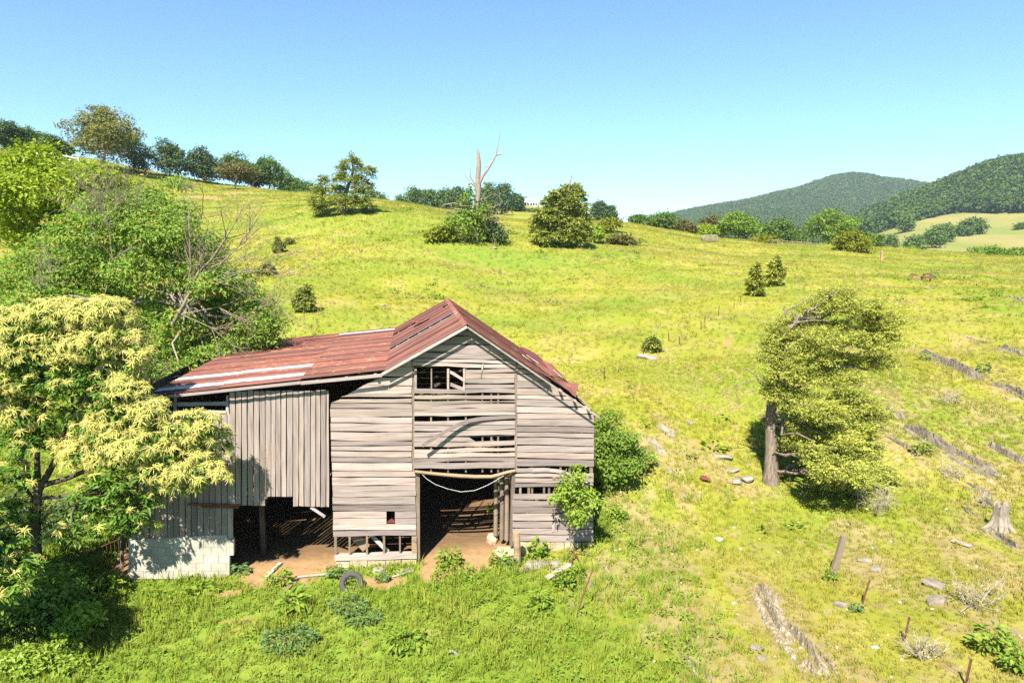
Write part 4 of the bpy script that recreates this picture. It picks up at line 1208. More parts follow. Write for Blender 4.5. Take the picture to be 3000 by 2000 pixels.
def tip(mb, base):
    for x, y in ((1672, 530), (1666, 540), (1676, 518)):
        mb.tube(np.array([ctr(x, y), ctr(x + random.choice((-9, 9)), y - 5)]) - base, [.03, .01], 4)
cedar('dense brown green cedar with a bare spindly tip', b, lob, tp, [.4, .34, .25, .15, .09, .06, .02], 900, 22, .8, .42, 'cedar', droop=.2, inner=.45, extra=tip)
for px, py, top, wd, lab in ((2212, 868, 776, 24, 'left of two small bushy cedars beside the old fence line'), (2272, 838, 754, 30, 'right of two small bushy cedars beside the old fence line'),
                             (890, 912, 842, 34, 'young cedar growing just above the lean-to roof'), (815, 742, 696, 16, 'sparse sapling cedar on the hillside behind the bare branches'),
                             (848, 715, 700, 14, 'tiny cedar sapling right of the sparse one'), (778, 808, 774, 36, 'low dark shrubby cedar at the edge of the leafy trees'),
                             (1910, 1030, 990, 20, 'small bushy cedar by the middle of the old fence line')):
    b = ground(px, py); Yc = b[1]
    h = py - top
    lob = px_lobes([(px + random.uniform(-.25, .25) * wd, py - h * .2, wd * .75, h * .2), (px - .35 * wd, py - h * .42, wd * .5, h * .17), (px + .4 * wd, py - h * .48, wd * .5, h * .17), (px + random.uniform(-.2, .2) * wd, py - h * .7, wd * .42, h * .2), (px + random.uniform(-.3, .3) * wd, py - h * .92, wd * .2, h * .12)], Yc, .1)
    k = dist_scale(px, py, Yc)
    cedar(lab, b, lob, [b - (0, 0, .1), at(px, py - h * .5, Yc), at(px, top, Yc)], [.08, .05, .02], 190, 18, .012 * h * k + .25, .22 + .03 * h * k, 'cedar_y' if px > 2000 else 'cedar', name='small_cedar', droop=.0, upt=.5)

# ---- dead tree with bushes round its foot
b = ground(1394, 708); Yc = b[1]
root = thing('dead_tree', 'tall bare dead tree trunk with one long forked limb', 'tree', tuple(b))
mb = MB()
tube_ = lambda pts_, r: mb.tube(np.array([at(x, y, Yc) for x, y in pts_]) - b, r, 8)
tube_([(1394, 716), (1393, 690), (1392, 640), (1398, 590), (1402, 560), (1400, 520), (1403, 480), (1401, 450), (1397, 436)], [.55, .45, .41, .38, .36, .34, .30, .2, .06])
mb.build('trunk', M['bark_dead'], root, True)
mb = MB()
tube_([(1401, 545), (1415, 515), (1430, 495), (1445, 470), (1453, 452), (1458, 430), (1463, 405), (1465, 390), (1463, 372)], [.22, .19, .17, .14, .10, .07, .05, .03, .015])
tube_([(1453, 455), (1462, 452), (1473, 454)], [.14, .09, .04])
tube_([(1432, 490), (1422, 487), (1418, 490)], [.09, .07, .03])
mb.build('limb', M['bark_pale'], root, True)
mb = MB()
tube_([(1398, 562), (1392, 545), (1380, 536), (1370, 540)], [.18, .16, .12, .06]); tube_([(1392, 540), (1378, 520), (1377, 500), (1378, 488)], [.1, .08, .05, .02])
tube_([(1377, 530), (1366, 520), (1358, 505), (1362, 492)], [.06, .05, .03, .02])
tube_([(1370, 610), (1330, 595), (1300, 600), (1286, 615)], [.1, .09, .07, .02]); tube_([(1375, 615), (1340, 612), (1310, 620), (1290, 640)], [.1, .08, .06, .02])
tube_([(1400, 585), (1425, 580), (1448, 565)], [.08, .05, .02]); tube_([(1380, 640), (1376, 600), (1377, 580)], [.09, .07, .04])
for _ in range(44):
    p = at(random.uniform(1330, 1470), random.uniform(600, 690), Yc + random.uniform(-2, 2)) - b
    twigs(mb, p, RNG.normal(size=3) + np.array([0, 0, .6]), random.uniform(1.2, 2.5), .05, 1, .6, 3)
mb.build('dead_branches', M['bark_tan'], root, True)
C, O = shell([(c - b, r) for c, r in px_lobes([(1372, 570, 14, 24), (1360, 600, 22, 22), (1380, 640, 26, 26), (1412, 620, 22, 30)], Yc, .8)], 110, .5)
mb = MB(); clumps(mb, C, O, 9, .35, .38, .6); mb.build('vine_leaves', M['lf_shrub'], root)
for pl, lob_, mat_, lab in ((0, [(1340, 660, 46, 34), (1370, 650, 36, 40), (1385, 685, 40, 22)], 'lf_shrub', 'bright green bush at the left foot of the dead trunk'),
                            (1, [(1300, 682, 34, 22), (1272, 690, 24, 14)], 'lf_yell', 'low reddish yellow bush left of the dead trunk'),
                            (2, [(1430, 670, 40, 34), (1455, 690, 34, 20)], 'lf_dark', 'dark tangled bush at the right foot of the dead trunk'),
                            (3, [(1738, 690, 24, 18), (1745, 676, 16, 14)], 'lf_sap', 'bright green vine bush at the right side of the dense cedar'),
                            (4, [(1790, 655, 30, 16), (1765, 668, 24, 12)], 'lf_yell', 'low bush on the skyline behind the dense cedar'),
                            (5, [(1815, 702, 40, 12), (1850, 710, 36, 9), (1790, 708, 24, 8)], 'lf_brown', 'low sprawling briar right of the dense cedar')):
    cx = np.mean([l[0] for l in lob_]); by = max(l[1] + l[3] for l in lob_)
    g_ = ground(cx, min(by, 712) + 4)
    foliage_tree('bush', lab, 'bush', g_, px_lobes(lob_, g_[1], 1.2), mat_, 'bark_tan', 120, 9, .4, .42, .06, .6, inner=.5)

# ---- bright green tree and leafy tree with bare limbs, left
random.seed(12)
Yb = 47
b = np.array([at(60, 700, Yb)[0], Yb, 0]); b[2] = hz(b[0], b[1])
lob = px_lobes([(40, 500, 70, 50), (120, 470, 70, 44), (190, 520, 90, 50), (270, 530, 70, 44), (60, 570, 110, 70), (160, 590, 100, 60), (250, 590, 80, 60), (20, 650, 100, 70), (330, 570, 60, 50), (130, 680, 120, 70),
                (390, 560, 40, 34), (0, 560, 60, 60), (310, 640, 70, 50)], Yb, 2.0)
foliage_tree('broadleaf_tree', 'large sunlit yellow green tree at the left edge', 'tree', b, lob, 'lf_bright', 'bark', 1500, 16, .42, .30, .3, .5, inner=.55)
Yl = 32
b = np.array([at(420, 1050, Yl)[0], Yl, 0]); b[2] = hz(b[0], b[1])
lob = px_lobes([(450, 590, 60, 44, 1), (380, 590, 60, 40, 1), (300, 620, 80, 50, 1), (520, 640, 60, 44), (400, 650, 80, 60), (600, 720, 60, 44), (250, 690, 110, 60), (350, 730, 110, 70), (480, 690, 90, 60), (150, 760, 100, 60), (560, 760, 100, 70), (60, 830, 100, 60), (240, 800, 130, 70), (420, 800, 110, 70),
                (640, 830, 110, 60), (700, 900, 110, 60), (560, 880, 110, 70), (760, 950, 70, 50), (640, 980, 110, 50), (360, 900, 120, 80), (480, 960, 110, 70), (180, 900, 120, 70), (740, 1000, 80, 36), (560, 1030, 110, 44),
                (450, 1060, 90, 50), (520, 1090, 60, 30, -4), (520, 540, 24, 24, 1), (100, 930, 100, 80), (620, 1040, 60, 30, -2)], Yl, 2.0)
root = foliage_tree('broadleaf_tree', 'big leafy tree with bare grey limbs leaning over the lean-to roof', 'tree', b, lob, 'lf_cherry', 'bark_pale', 2900, 28, .23, .19, .15, .4, droop=.35, inner=.5,
                    trunk_top=at(545, 900, Yl - 1.5) - b)
mb = MB()
for pts_, r in (([(505, 950), (540, 890), (560, 850), (580, 800), (620, 760), (660, 700), (690, 650)], .16), ([(560, 850), (600, 790), (650, 770), (700, 720), (730, 680)], .09), ([(545, 890), (620, 830), (700, 800), (780, 790)], .07),
                ([(540, 890), (560, 780), (555, 700), (590, 640)], .08), ([(530, 920), (640, 900), (700, 930), (760, 900)], .06), ([(530, 920), (620, 960), (680, 1010), (700, 1050)], .05), ([(300, 900), (330, 760), (320, 680), (300, 620)], .06),
                ([(600, 790), (660, 800), (720, 860), (800, 900)], .05)):
    P = np.array([at(x, y, Yl - 2.6) for x, y in pts_]) - b
    mb.tube(P, np.linspace(r * .55, r * .12, len(P)), 6)
    for i in range(1, len(P)):
        for _ in range(3):
            twigs(mb, P[i], (P[i] - P[i - 1]) / np.linalg.norm(P[i] - P[i - 1]) + RNG.normal(size=3) * .5, random.uniform(.9, 2.0), .02, 2, .45, 3)
for x, y in ((330, 640), (360, 620), (290, 600), (400, 640), (300, 680)):
    for _ in range(6): twigs(mb, at(x, y, Yl - 1.8) - b, np.array([RNG.normal() * .5 - .2, -.3, .9]), random.uniform(1.0, 2.0), .016, 2, .4, 3)
mb.build('bare_limb', M['bark_tan'], root, True)
mb = MB()
for x, y in ((440, 1180), (400, 1165), (470, 1175), (420, 1140), (380, 1120), (150, 800), (120, 850)):
    for _ in range(8):
        twigs(mb, at(x, y, 22.6 if y > 1000 else Yl - 3) - b, np.array([RNG.normal() * .8 + .3, RNG.normal() * .3, .8]), random.uniform(.5, 1.0), .014, 2, .5, 3)
mb.build('bare_twigs', M['bark_tan'], root, True)

# ---- flowering chestnuts
def make_blossom(seed):
    rg = np.random.default_rng(seed)
    mb = MB()
    for i in range(24):
        a = i * 2.4 + rg.uniform(-.3, .3); el = rg.uniform(.1, 1.2)
        d = np.array([math.cos(a) * math.cos(el), math.sin(a) * math.cos(el), math.sin(el)])
        L = rg.uniform(.13, .24); w_ = .008
        P = [d * L * t + np.array([0, 0, -.13 * t * t]) for t in (0.05, .4, .75, 1)]
        s = unit(np.cross(d, [0, 0, 1.])) * w_; u = unit(np.cross(s, d)) * w_
        V = []
        for q, p in enumerate(P):
            k = (1, 1, .9, .35)[q]; V += [p + s * k, p + u * k, p - s * k]
        F = []
        for q in range(3):
            F += [(q * 3, q * 3 + 1, q * 3 + 4, q * 3 + 3), (q * 3 + 1, q * 3 + 2, q * 3 + 5, q * 3 + 4)]
        mb.add(V, F, rg.uniform(0, 1) ** 1.5)
    V0 = mb.build('blossom_cluster', M['catkin'])
    COL.objects.unlink(V0)
    return V0.data
BLOS = [make_blossom(i) for i in range(5)]

def chestnut(label, base, lobes, ncl, nbl, trunk, seed, yl):
    global RNG
    RNG = np.random.default_rng(seed)
    base = np.array(base, float)
    root = thing('flowering_chestnut', label, 'tree', tuple(base))
    rel = [(np.array(c) - base, np.array(r)) for c, r in lobes]
    mb = MB()
    forks = trunk(mb, base)
    for c, r in rel:
        f = min(forks, key=lambda q: np.linalg.norm((c - q) * np.array([1, 1, .7])))
        P = limb(mb, f, c - np.array([0, 0, .3 * r[2]]), .075, .02, 7, .05, .05, 5)
        for _ in range(3):
            u = sphere_pts(1)[0]; u[2] = abs(u[2]); limb(mb, P[-2], c + u * r * .8, .022, .008, 4, .03, .05, 4)
    mb.build('trunk', M['bark'], root, True)
    C, O = shell(rel, ncl, .5, .5)
    mb = MB()
    P = np.repeat(C, 10, 0) + RNG.normal(size=(len(C) * 10, 3)) * np.array([.07, .07, .05])
    T = RNG.normal(size=P.shape) + np.repeat(O, 10, 0) * .6
    N = np.array([0, 0, 1.]) + RNG.normal(size=P.shape) * .35 + np.repeat(O, 10, 0) * .3
    leaves(mb, P, N, .22, .36, .1, T=T, droop=.3)
    mb.build('leaves', M['lf_chest'], root)
    # blossom clusters on the sunlit outside
    C2, O2 = shell(rel, int(nbl * 2.2), .92, .3)
    keep = np.ones(len(C2), bool)
    for i, (c, r) in enumerate(rel):
        if not yl[i]:
            near = (np.abs((C2 - c) / r).max(1) < 1.15); keep &= ~near | (RNG.uniform(size=len(C2)) < .12)
    sc = O2 @ np.array([-.1, -.6, .8]) + RNG.normal(size=len(C2)) * .35
    idx = np.nonzero(keep)[0]; idx = idx[np.argsort(-sc[idx])][:nbl]
    mbs = MB()
    order = sorted(idx, key=lambda i: C2[i][1])
    for j, i in enumerate(order):
        n_ = unit(O2[i] + np.array([0, 0, .9]) + RNG.normal(size=3) * .25)
        q = Vector(n_).to_track_quat('Z', 'Y') @ Matrix.Rotation(RNG.uniform(0, 6.28), 3, 'Z').to_quaternion()
        s_ = RNG.uniform(.75, 1.4)
        c_ = C2[i] + O2[i] * .06
        if j < 290:
            o = link('blossom_cluster', BLOS[j % 5], root); o.rotation_mode = 'QUATERNION'
            o.location, o.rotation_quaternion, o.scale = tuple(c_), q, (s_,) * 3
        else:
            me = BLOS[j % 5]; V = np.empty(len(me.vertices) * 3); me.vertices.foreach_get('co', V); V = V.reshape(-1, 3)
            F = np.empty(len(me.loops), int); me.loops.foreach_get('vertex_index', F)
            V = V @ np.array(q.to_matrix()).T * s_ + c_
            mbs.add(V, F.reshape(-1, 4), RNG.uniform(0, 1))
    if mbs.nv: mbs.build('blossoms', M['catkin'], root)['kind'] = 'stuff'
    return root

random.seed(31)
Yt = 20.3
g_ = ground(90, 1640); b = np.array([at(95, 1600, 20.4)[0], 20.4, 0]); b[2] = hz(b[0], b[1])
def trunk1(mb, base):
    A = lambda x, y, dy=0: at(x, y, Yt + .5 + dy) - base
    mb.tube([np.array([0, 0, -.2]), A(105, 1520), A(112, 1440)], [.17, .14, .12], 9)
    f = []
    for pts_, r in (([(112, 1440), (80, 1380), (62, 1330), (70, 1240), (90, 1150)], .11), ([(112, 1440), (108, 1340), (112, 1260), (140, 1160)], .10), ([(112, 1440), (150, 1370), (180, 1310), (190, 1250), (260, 1130)], .11),
                    ([(130, 1420), (200, 1400), (270, 1370), (340, 1300), (420, 1270)], .09), ([(112, 1460), (220, 1450), (320, 1440), (380, 1430)], .06), ([(180, 1310), (240, 1270), (330, 1230)], .06)):
        P = [A(*p) for p in pts_]; mb.tube(P, np.linspace(r, r * .5, len(P)), 7); f += P[1:]
    return f
lobs = [(60, 950, 90, 50, 1), (170, 925, 110, 44, 1), (290, 920, 90, 44, 1), (370, 980, 50, 40, 1), (100, 1030, 120, 60, 1), (250, 1010, 100, 50, 1), (40, 1110, 90, 60, 1), (300, 1090, 110, 50, 1), (180, 1120, 110, 60, 0), (390, 1030, 50, 40, 1),
        (60, 1200, 80, 50, 1), (340, 1150, 70, 34, 1), (330, 1190, 50, 30, 1), (300, 1250, 80, 40, 1), (400, 1215, 80, 50, 1), (460, 1280, 90, 50, 1), (390, 1310, 90, 50, 1), (570, 1250, 70, 44, 1), (620, 1300, 60, 50, 1), (560, 1340, 80, 44, 1),
        (470, 1380, 90, 36, 1), (600, 1390, 70, 36, 1), (520, 1415, 70, 34, 1), (260, 1330, 90, 50, 1), (350, 1400, 70, 36, 0), (290, 1440, 70, 40, 0), (400, 1480, 70, 40, 0), (340, 1520, 70, 40, 0), (410, 1545, 44, 22, 0), (250, 1470, 60, 40, 0),
        (60, 1300, 70, 44, 0), (20, 1400, 70, 50, 0), (200, 1230, 70, 44, 0), (100, 1545, 84, 44, 0), (205, 1560, 60, 36, 0), (30, 1500, 70, 50, 0)]
chestnut('large chestnut tree covered in cream yellow catkins beside the lean-to', b, [(c, (r[0], r[1] * (.6 if c[0] > -10.5 else 1.1), r[2])) for c, r in px_lobes([l[:4] for l in lobs], Yt, .35, .8)] + px_lobes([(80, 980, 120, 60, 2.2), (230, 980, 120, 60, 2.4), (60, 1120, 120, 70, 2.2), (230, 1120, 120, 70, 2.4), (360, 1080, 80, 60, 2.0), (120, 1250, 110, 60, 2.0)], Yt), 1650, 2700, trunk1, 5, [l[4] for l in lobs] + [0] * 6)  # far-side lobes at the end are unseen, added to shade the ground
Y2 = 15.8
b = np.array([at(-230, 1900, Y2)[0], Y2 - .3, 0]); b[2] = hz(b[0], b[1])
def trunk2(mb, base):
    A = lambda x, y, dy=0: at(x, y, Y2 + dy) - base
    mb.tube([np.array([0, 0, -.2]), A(-220, 1700), A(-200, 1500), A(-180, 1300)], [.22, .17, .14, .1], 8)
    return [A(-220, 1700), A(-200, 1500), A(-180, 1300)]
lobs = [(20, 1600, 60, 50, 1), (40, 1660, 60, 44, 1), (10, 1720, 60, 40, 1), (60, 1700, 40, 30, 1), (-10, 1650, 70, 60, 1), (-140, 1560, 110, 80, 1), (-80, 1600, 80, 60, 1), (-260, 1450, 130, 100, 1), (-330, 1600, 150, 100, 1), (-540, 1150, 150, 110, 1), (-440, 1230, 110, 90, 1), (-600, 1300, 150, 110, 1)]  # leftmost lobes lie out of frame, added to shade the lower left
chestnut('nearer catkin laden chestnut whose tips reach in at the lower left edge', b, px_lobes([l[:4] for l in lobs], Y2, .6, .9), 1100, 300, trunk2, 8, [l[0] > -100 for l in lobs])
RNG = np.random.default_rng(77)

# ---- shrubs at the left foot, saplings and bushes by the barn
def shrub(name, label, cat, px, py, lob_, mat_, ncl, per, spread, size, dy=0., jd=.4, aspect=.55, droop=.1, group=None, bark='bark_tan', tr=.03, inner=.35):
    g_ = ground(px, py)
    return foliage_tree(name, label, cat, g_, px_lobes(lob_, g_[1] + dy, jd), mat_, bark, ncl, per, spread, size, tr, aspect, droop, inner, group=group)
shrub('undergrowth_bush', 'dark shaded bush under the chestnut at the lower left', 'bush', 120, 1850, [(60, 1790, 90, 70), (150, 1740, 90, 70), (200, 1800, 70, 60), (100, 1850, 110, 60), (40, 1870, 80, 60)], 'lf_shrub', 520, 14, .16, .14)
shrub('undergrowth_bush', 'leafy bush beside the rusty gate', 'bush', 200, 1740, [(150, 1690, 60, 40), (200, 1700, 60, 44), (240, 1740, 50, 34), (130, 1730, 60, 44)], 'lf_shrub', 240, 14, .15, .13)
shrub('undergrowth_bush', 'dark bush in deep shade left of the block wall', 'bush', 250, 1630, [(200, 1560, 90, 60), (290, 1590, 60, 50), (120, 1560, 80, 70), (40, 1520, 90, 80), (220, 1500, 80, 60)], 'lf_dark', 420, 13, .2, .17, dy=1.6, jd=.8)  # dark leaf colour stands in for the deep shade under the trees
shrub('undergrowth_bush', 'bright leafy bush at the edge of the shade, lower left', 'bush', 240, 1890, [(215, 1840, 40, 40), (245, 1800, 34, 30), (200, 1880, 40, 26)], 'lf_sap', 170, 13, .11, .15)
shrub('undergrowth_bush', 'bright leafy bush at the bottom left corner', 'bush', 130, 1960, [(60, 1945, 80, 34), (150, 1940, 70, 34), (220, 1955, 50, 30)], 'lf_sap', 260, 13, .12, .14)
shrub('sapling', 'bright green sapling with tall thin stems against the right wall', 'sapling', 1655, 1640,
      [(1695, 1378, 20, 18), (1672, 1402, 28, 20), (1700, 1400, 16, 14), (1665, 1430, 30, 18), (1640, 1450, 30, 20), (1690, 1440, 34, 22), (1735, 1450, 16, 20), (1720, 1468, 30, 18), (1760, 1470, 22, 18), (1670, 1480, 40, 22), (1700, 1500, 34, 20), (1690, 1525, 30, 14)],
      'lf_sap', 230, 9, .09, .135, dy=.0, jd=.2, droop=.35, tr=.02)
shrub('sapling', 'small sapling left of the taller one against the right wall', 'sapling', 1555, 1600, [(1580, 1480, 14, 12), (1582, 1500, 16, 12), (1570, 1505, 12, 10), (1557, 1522, 8, 8)], 'lf_sap', 60, 9, .08, .10, jd=.1, droop=.35, tr=.012)
shrub('shrub', 'tall green shrub growing behind the right corner of the barn', 'shrub', 1800, 1425, [(1790, 1230, 30, 30), (1760, 1260, 34, 34), (1810, 1290, 60, 34), (1770, 1330, 44, 40), (1840, 1320, 44, 34), (1870, 1340, 26, 20), (1810, 1370, 60, 34), (1775, 1400, 34, 30), (1850, 1370, 34, 22)], 'lf_shrub', 620, 12, .16, .13, dy=.4, jd=.8, tr=.05)
shrub('shrub', 'low weedy shrub in the grass right of the barn corner', 'shrub', 1812, 1528, [(1808, 1505, 26, 18), (1815, 1520, 20, 10)], 'lf_sap', 60, 9, .09, .12)
# ------------------------------------------------------------------ plants by the barn
def leafy(name, label, cat, px, py, wpx, hpx, mat, n, size, aspect=.55, group=None, rise=.7):
    """a weed clump: leaves rising and arching from one foot"""
    g_ = ground(px, py); k = dist_scale(px, py, g_[1]); W, Ht = wpx * k, hpx * k
    root = thing(name, label, cat, tuple(g_), 0, group)
    mb = MB()
    a = RNG.uniform(0, 6.28, n); rr = np.sqrt(RNG.uniform(0, 1, n)) * W * .42; zz = RNG.uniform(.12, 1, n) * Ht * (1 - .5 * (rr / (W * .5 + 1e-6)) ** 2)
    P = np.stack([np.cos(a) * rr, np.sin(a) * rr * .8, zz], 1)
    T = np.stack([np.cos(a), np.sin(a), np.full(n, .15)], 1) + RNG.normal(size=(n, 3)) * .4
    N = np.array([0, 0, 1.]) + RNG.normal(size=(n, 3)) * .45
    leaves(mb, P, N, size, aspect, .12, T=T, droop=.2)
    mb.build('leaves', M[mat], root)
    mb = MB()
    for i in range(min(14, n)):
        mb.tube([(0, 0, -.03), P[i] * .6, P[i]], [.009, .007, .004], 4, cap=False)
    mb.build('stems', M['weed'], root)
    return root
random.seed(2)
for a in [('tall weed clump growing in the doorway path, centre', 1315, 1655, 80, 66, 'weed', 190, .16), ('low spreading weed bed in front of the doorway', 1330, 1690, 160, 40, 'weed', 320, .13), ('large leaved weed at the foot of the right wall', 1574, 1632, 56, 62, 'weed', 90, .2),
          ('weed clump left of the round gate post', 1462, 1660, 60, 56, 'weed', 130, .15), ('dark weed between the gate post and white slabs', 1495, 1668, 40, 40, 'weed_blue', 60, .15),
          ('tall bushy weed by the leaning plank', 1652, 1725, 60, 80, 'weed', 120, .17), ('round yellow weed right of the tall bushy weed', 1695, 1690, 40, 44, 'weed', 90, .13),
          ('round leafy weed standing alone below the leaning plank', 1580, 1782, 76, 54, 'weed', 130, .16), ('small weed under the dangling board by the pale block', 985, 1690, 60, 40, 'weed_blue', 110, .14),
          ('broad leaved weed at the right end of the block wall', 640, 1668, 36, 50, 'weed', 50, .22), ('dark weed in the shade right of the block wall', 705, 1680, 50, 36, 'weed_blue', 70, .16),
          ('weed clump at the edge of the bare soil left', 815, 1715, 80, 60, 'weed', 130, .17), ('broad burdock clump left of the tyre', 855, 1790, 90, 60, 'weed', 80, .28), ('broad burdock clump below the block wall', 590, 1745, 80, 44, 'weed', 60, .28),
          ('big dark leaved burdock beside the rusty gate', 315, 1730, 90, 60, 'weed', 90, .26), ('blue green thistle patch left of the tyre, larger', 850, 1890, 190, 50, 'weed_blue', 420, .12), ('blue green thistle patch below the tyre', 1020, 1785, 140, 36, 'weed_blue', 260, .11),
          ('blue green thistle patch below the blue green patch near the tyre', 1065, 1820, 130, 34, 'weed_blue', 220, .11), ('broad leaved dock patch in the lower middle grass', 1190, 1895, 130, 50, 'weed', 130, .2), ('weed growing inside the old tyre', 1030, 1722, 40, 30, 'weed', 60, .12),
          ('weed inside the doorway by the crib logs', 1440, 1500, 50, 30, 'weed', 60, .14), ('weed clump against the footing stones left of the doorway', 1120, 1700, 50, 30, 'weed_blue', 70, .14),
          ('bright green weeds at the lower right corner', 2900, 1905, 110, 80, 'weed', 170, .2), ('bright green weeds at the right edge near the bottom', 2985, 1970, 100, 90, 'weed', 160, .2),
          ('small weed at the foot of the leaning grey post', 2432, 1702, 40, 40, 'weed', 70, .12), ('dark weed beside the first rusty stake', 2508, 1790, 34, 24, 'weed_blue', 50, .12), ('weed on the long ledge right of the cedar', 2710, 1055, 40, 26, 'weed', 50, .2),
          ('weed patch on the lower ledge right of the cedar', 2700, 1330, 60, 60, 'weed', 80, .2), ('dark weed below the long ledge', 2880, 1090, 40, 30, 'weed_blue', 50, .22), ('weed patch on the slope above the ledges', 2850, 880, 60, 16, 'weed', 60, .3),
          ('weed tuft at the right edge above the ledges', 2925, 868, 40, 26, 'weed', 50, .3), ('dark weed on the slope by the old machinery', 2735, 815, 20, 26, 'weed_blue', 40, .3)]:
    leafy('weed_clump', a[0], 'weed', a[1], a[2], a[3], a[4], a[5], a[6], a[7])
# dry twiggy bushes on the right slope
def dry_bush(label, px, py, wpx, hpx, n=14):
    g_ = ground(px, py); k = dist_scale(px, py, g_[1])
    root = thing('dry_bush', label, 'bush', tuple(g_)); mb = MB()
    for _ in range(n):
        twigs(mb, (RNG.normal() * wpx * k * .18, RNG.normal() * wpx * k * .15, 0), np.array([RNG.normal() * .7, RNG.normal() * .6, .9]), hpx * k * random.uniform(.6, 1.0), .014, 2, .5, 4)
    mb.build('twigs', M['twig'], root)
for a in [('dry tan twig bush by the flat grey rock, right', 2850, 1770, 110, 70), ('faint dry twig bush above the bottom right stake', 2720, 1930, 100, 60), ('dry twig bush behind the silver stump', 2890, 1480, 70, 40), ('dry brown bush between the ledges, right', 2780, 1180, 80, 34),
          ('dry bush on the ledge above the silver stump', 2800, 1400, 90, 40), ('dry dead branches under the cedar crown', 2560, 1500, 90, 70)]:
    dry_bush(*a)

# ------------------------------------------------------------------ rocks and ledges
def rock_mesh(rx, ry, rz, seed, flat=.35, sub=2):
    bm = bmesh.new(); bmesh.ops.create_icosphere(bm, subdivisions=sub, radius=1)
    rg = np.random.default_rng(seed)
    planes = [(unit(rg.normal(size=3)), rg.uniform(.55, .85)) for _ in range(9)] + [(np.array([0, 0, 1.]), .55)]
    V = []
    for v in bm.verts:
        p = np.array(v.co)
        for n_, d_ in planes:
            e = p @ n_ - d_
            if e > 0: p = p - n_ * e
        p += rg.normal(size=3) * .025
        V.append(p * np.array([rx, ry, rz]))
    F = [[v.index for v in f.verts] for f in bm.faces]; bm.free()
    return np.array(V), np.array(F)

def rock(label, px, py, wpx, hpx, mat='rock_pale', rz=None, name='rock', group=None, tall=.55, seed=None):
    g_ = ground(px, py); k = dist_scale(px, py, g_[1])
    w_ = wpx * k * .62; h_ = hpx * k * .62
    seed = seed or random.randint(1, 9999)
    V, F = rock_mesh(w_, max(h_ * 1.1, w_ * .45), h_ * tall + .03, seed)
    mb = MB(); mb.add(V, F)
    o = mb.build(name, M[mat])
    o.location = (g_[0], g_[1], g_[2] + h_ * tall * .25); o.rotation_euler = (random.uniform(-.15, .15), random.uniform(-.15, .15), rz if rz is not None else random.uniform(-.6, .6))
    return tag(o, label, 'rock', group)

random.seed(44)
for a in [('pale flat slab of rock by the barn corner, larger of two', 1565, 1658, 66, 36, 'rock_pale', .5), ('rounded pale stone left of the flat slab', 1530, 1672, 44, 32, 'rock_pale', 0), ('upright tan wedge stone by the rusty bars', 1628, 1662, 36, 50, 'rock_pale', .3),
          ('small grey stone between the slab and the wedge stone', 1602, 1652, 30, 22, 'rock_grey', .2), ('squared pale block beside the tyre', 1022, 1690, 58, 30, 'rock_pale', 0), ('pale stone half buried right of the squared block', 1110, 1672, 44, 26, 'rock_pale', .2),
          ('flat pale stone near the doorway corner', 1190, 1672, 46, 18, 'rock_pale', .3), ('tall tan step stone in the doorway, back', 1440, 1582, 34, 52, 'stone', .1), ('large tan step stone in the doorway, front', 1478, 1622, 74, 50, 'stone', .2),
          ('grey rock in the grass left of the cedar trunk, upper', 2118, 1340, 60, 26, 'rock_pale', -.4), ('flat pale rock left of the cedar trunk, middle', 2145, 1380, 40, 22, 'rock_pale', 0), ('pale rock left of the cedar trunk, lower', 2155, 1412, 40, 34, 'rock_pale', .2),
          ('long white splinter rock by the cedar trunk', 2185, 1405, 46, 36, 'rock_pale', .8), ('bright white stone in the open grass of the right slope', 2107, 1580, 28, 16, 'rock_white', 0), ('pale rock right of the leaning grey post, upper', 2535, 1643, 40, 18, 'rock_pale', 0),
          ('flat tan rock behind the first rusty stake', 2566, 1668, 34, 30, 'rock_pale', .1), ('pale triangular rock left of the first rusty stake', 2465, 1775, 40, 26, 'rock_pale', .1), ('flat grey rock near the dry bush, upper', 2735, 1715, 52, 40, 'rock_grey', -.6),
          ('flat grey rock near the dry bush, lower', 2745, 1765, 60, 42, 'rock_grey', .2), ('bright stone left of the dry bush', 2797, 1712, 18, 12, 'rock_pale', 0), ('white stone below the leaning grey post', 2418, 1795, 16, 10, 'rock_pale', 0),
          ('bright white stone low on the right slope', 2562, 1896, 24, 14, 'rock_white', 0), ('pale stone left of the mossy ledge', 2150, 1766, 20, 12, 'rock_pale', 0), ('dark stone left of the mossy ledge', 2215, 1900, 36, 30, 'rock_grey', -.5),
          ('second dark stone left of the mossy ledge', 2232, 1930, 30, 18, 'rock_grey', -.4), ('white boulder at the foot of the dense cedar', 1570, 716, 18, 10, 'rock_pale', 0), ('pale rock on the grass below the dead tree', 1446, 728, 20, 16, 'rock_pale', 0),
          ('small pale rocks on the slope below the dense cedar', 1597, 757, 14, 8, 'rock_pale', 0), ('low grey rock behind the lean-to roof', 1125, 895, 22, 12, 'rock_pale', 0), ('grey stone on the hillside right of the barn roof', 1900, 1050, 60, 26, 'rock_pale', -.4),
          ('dark stone splinter in the grass right of the barn', 2020, 1238, 24, 20, 'rock_grey', -.7), ('pale bare rock at mid right slope', 2720, 845, 26, 8, 'rock_pale', 0), ('flat stone in the left hillside grass', 855, 798, 20, 14, 'rock_pale', 0),
          ('narrow white stone standing in the lower grass', 1328, 1915, 10, 34, 'rock_pale', 1.3), ('white stone by the dirt at the lower centre', 1700, 1800, 14, 9, 'rock_pale', 0)]:
    rock(*a)
for i in range(70):
    px, py = random.uniform(1760, 2990), random.uniform(1330, 1990)
    s_ = random.uniform(3.5, 8)
    rock('small white stone lying loose in the dry grass of the right slope', px, py, s_ * 1.4, s_, 'rock_white', name='stone', group='loose white stones on the right slope', tall=.5)

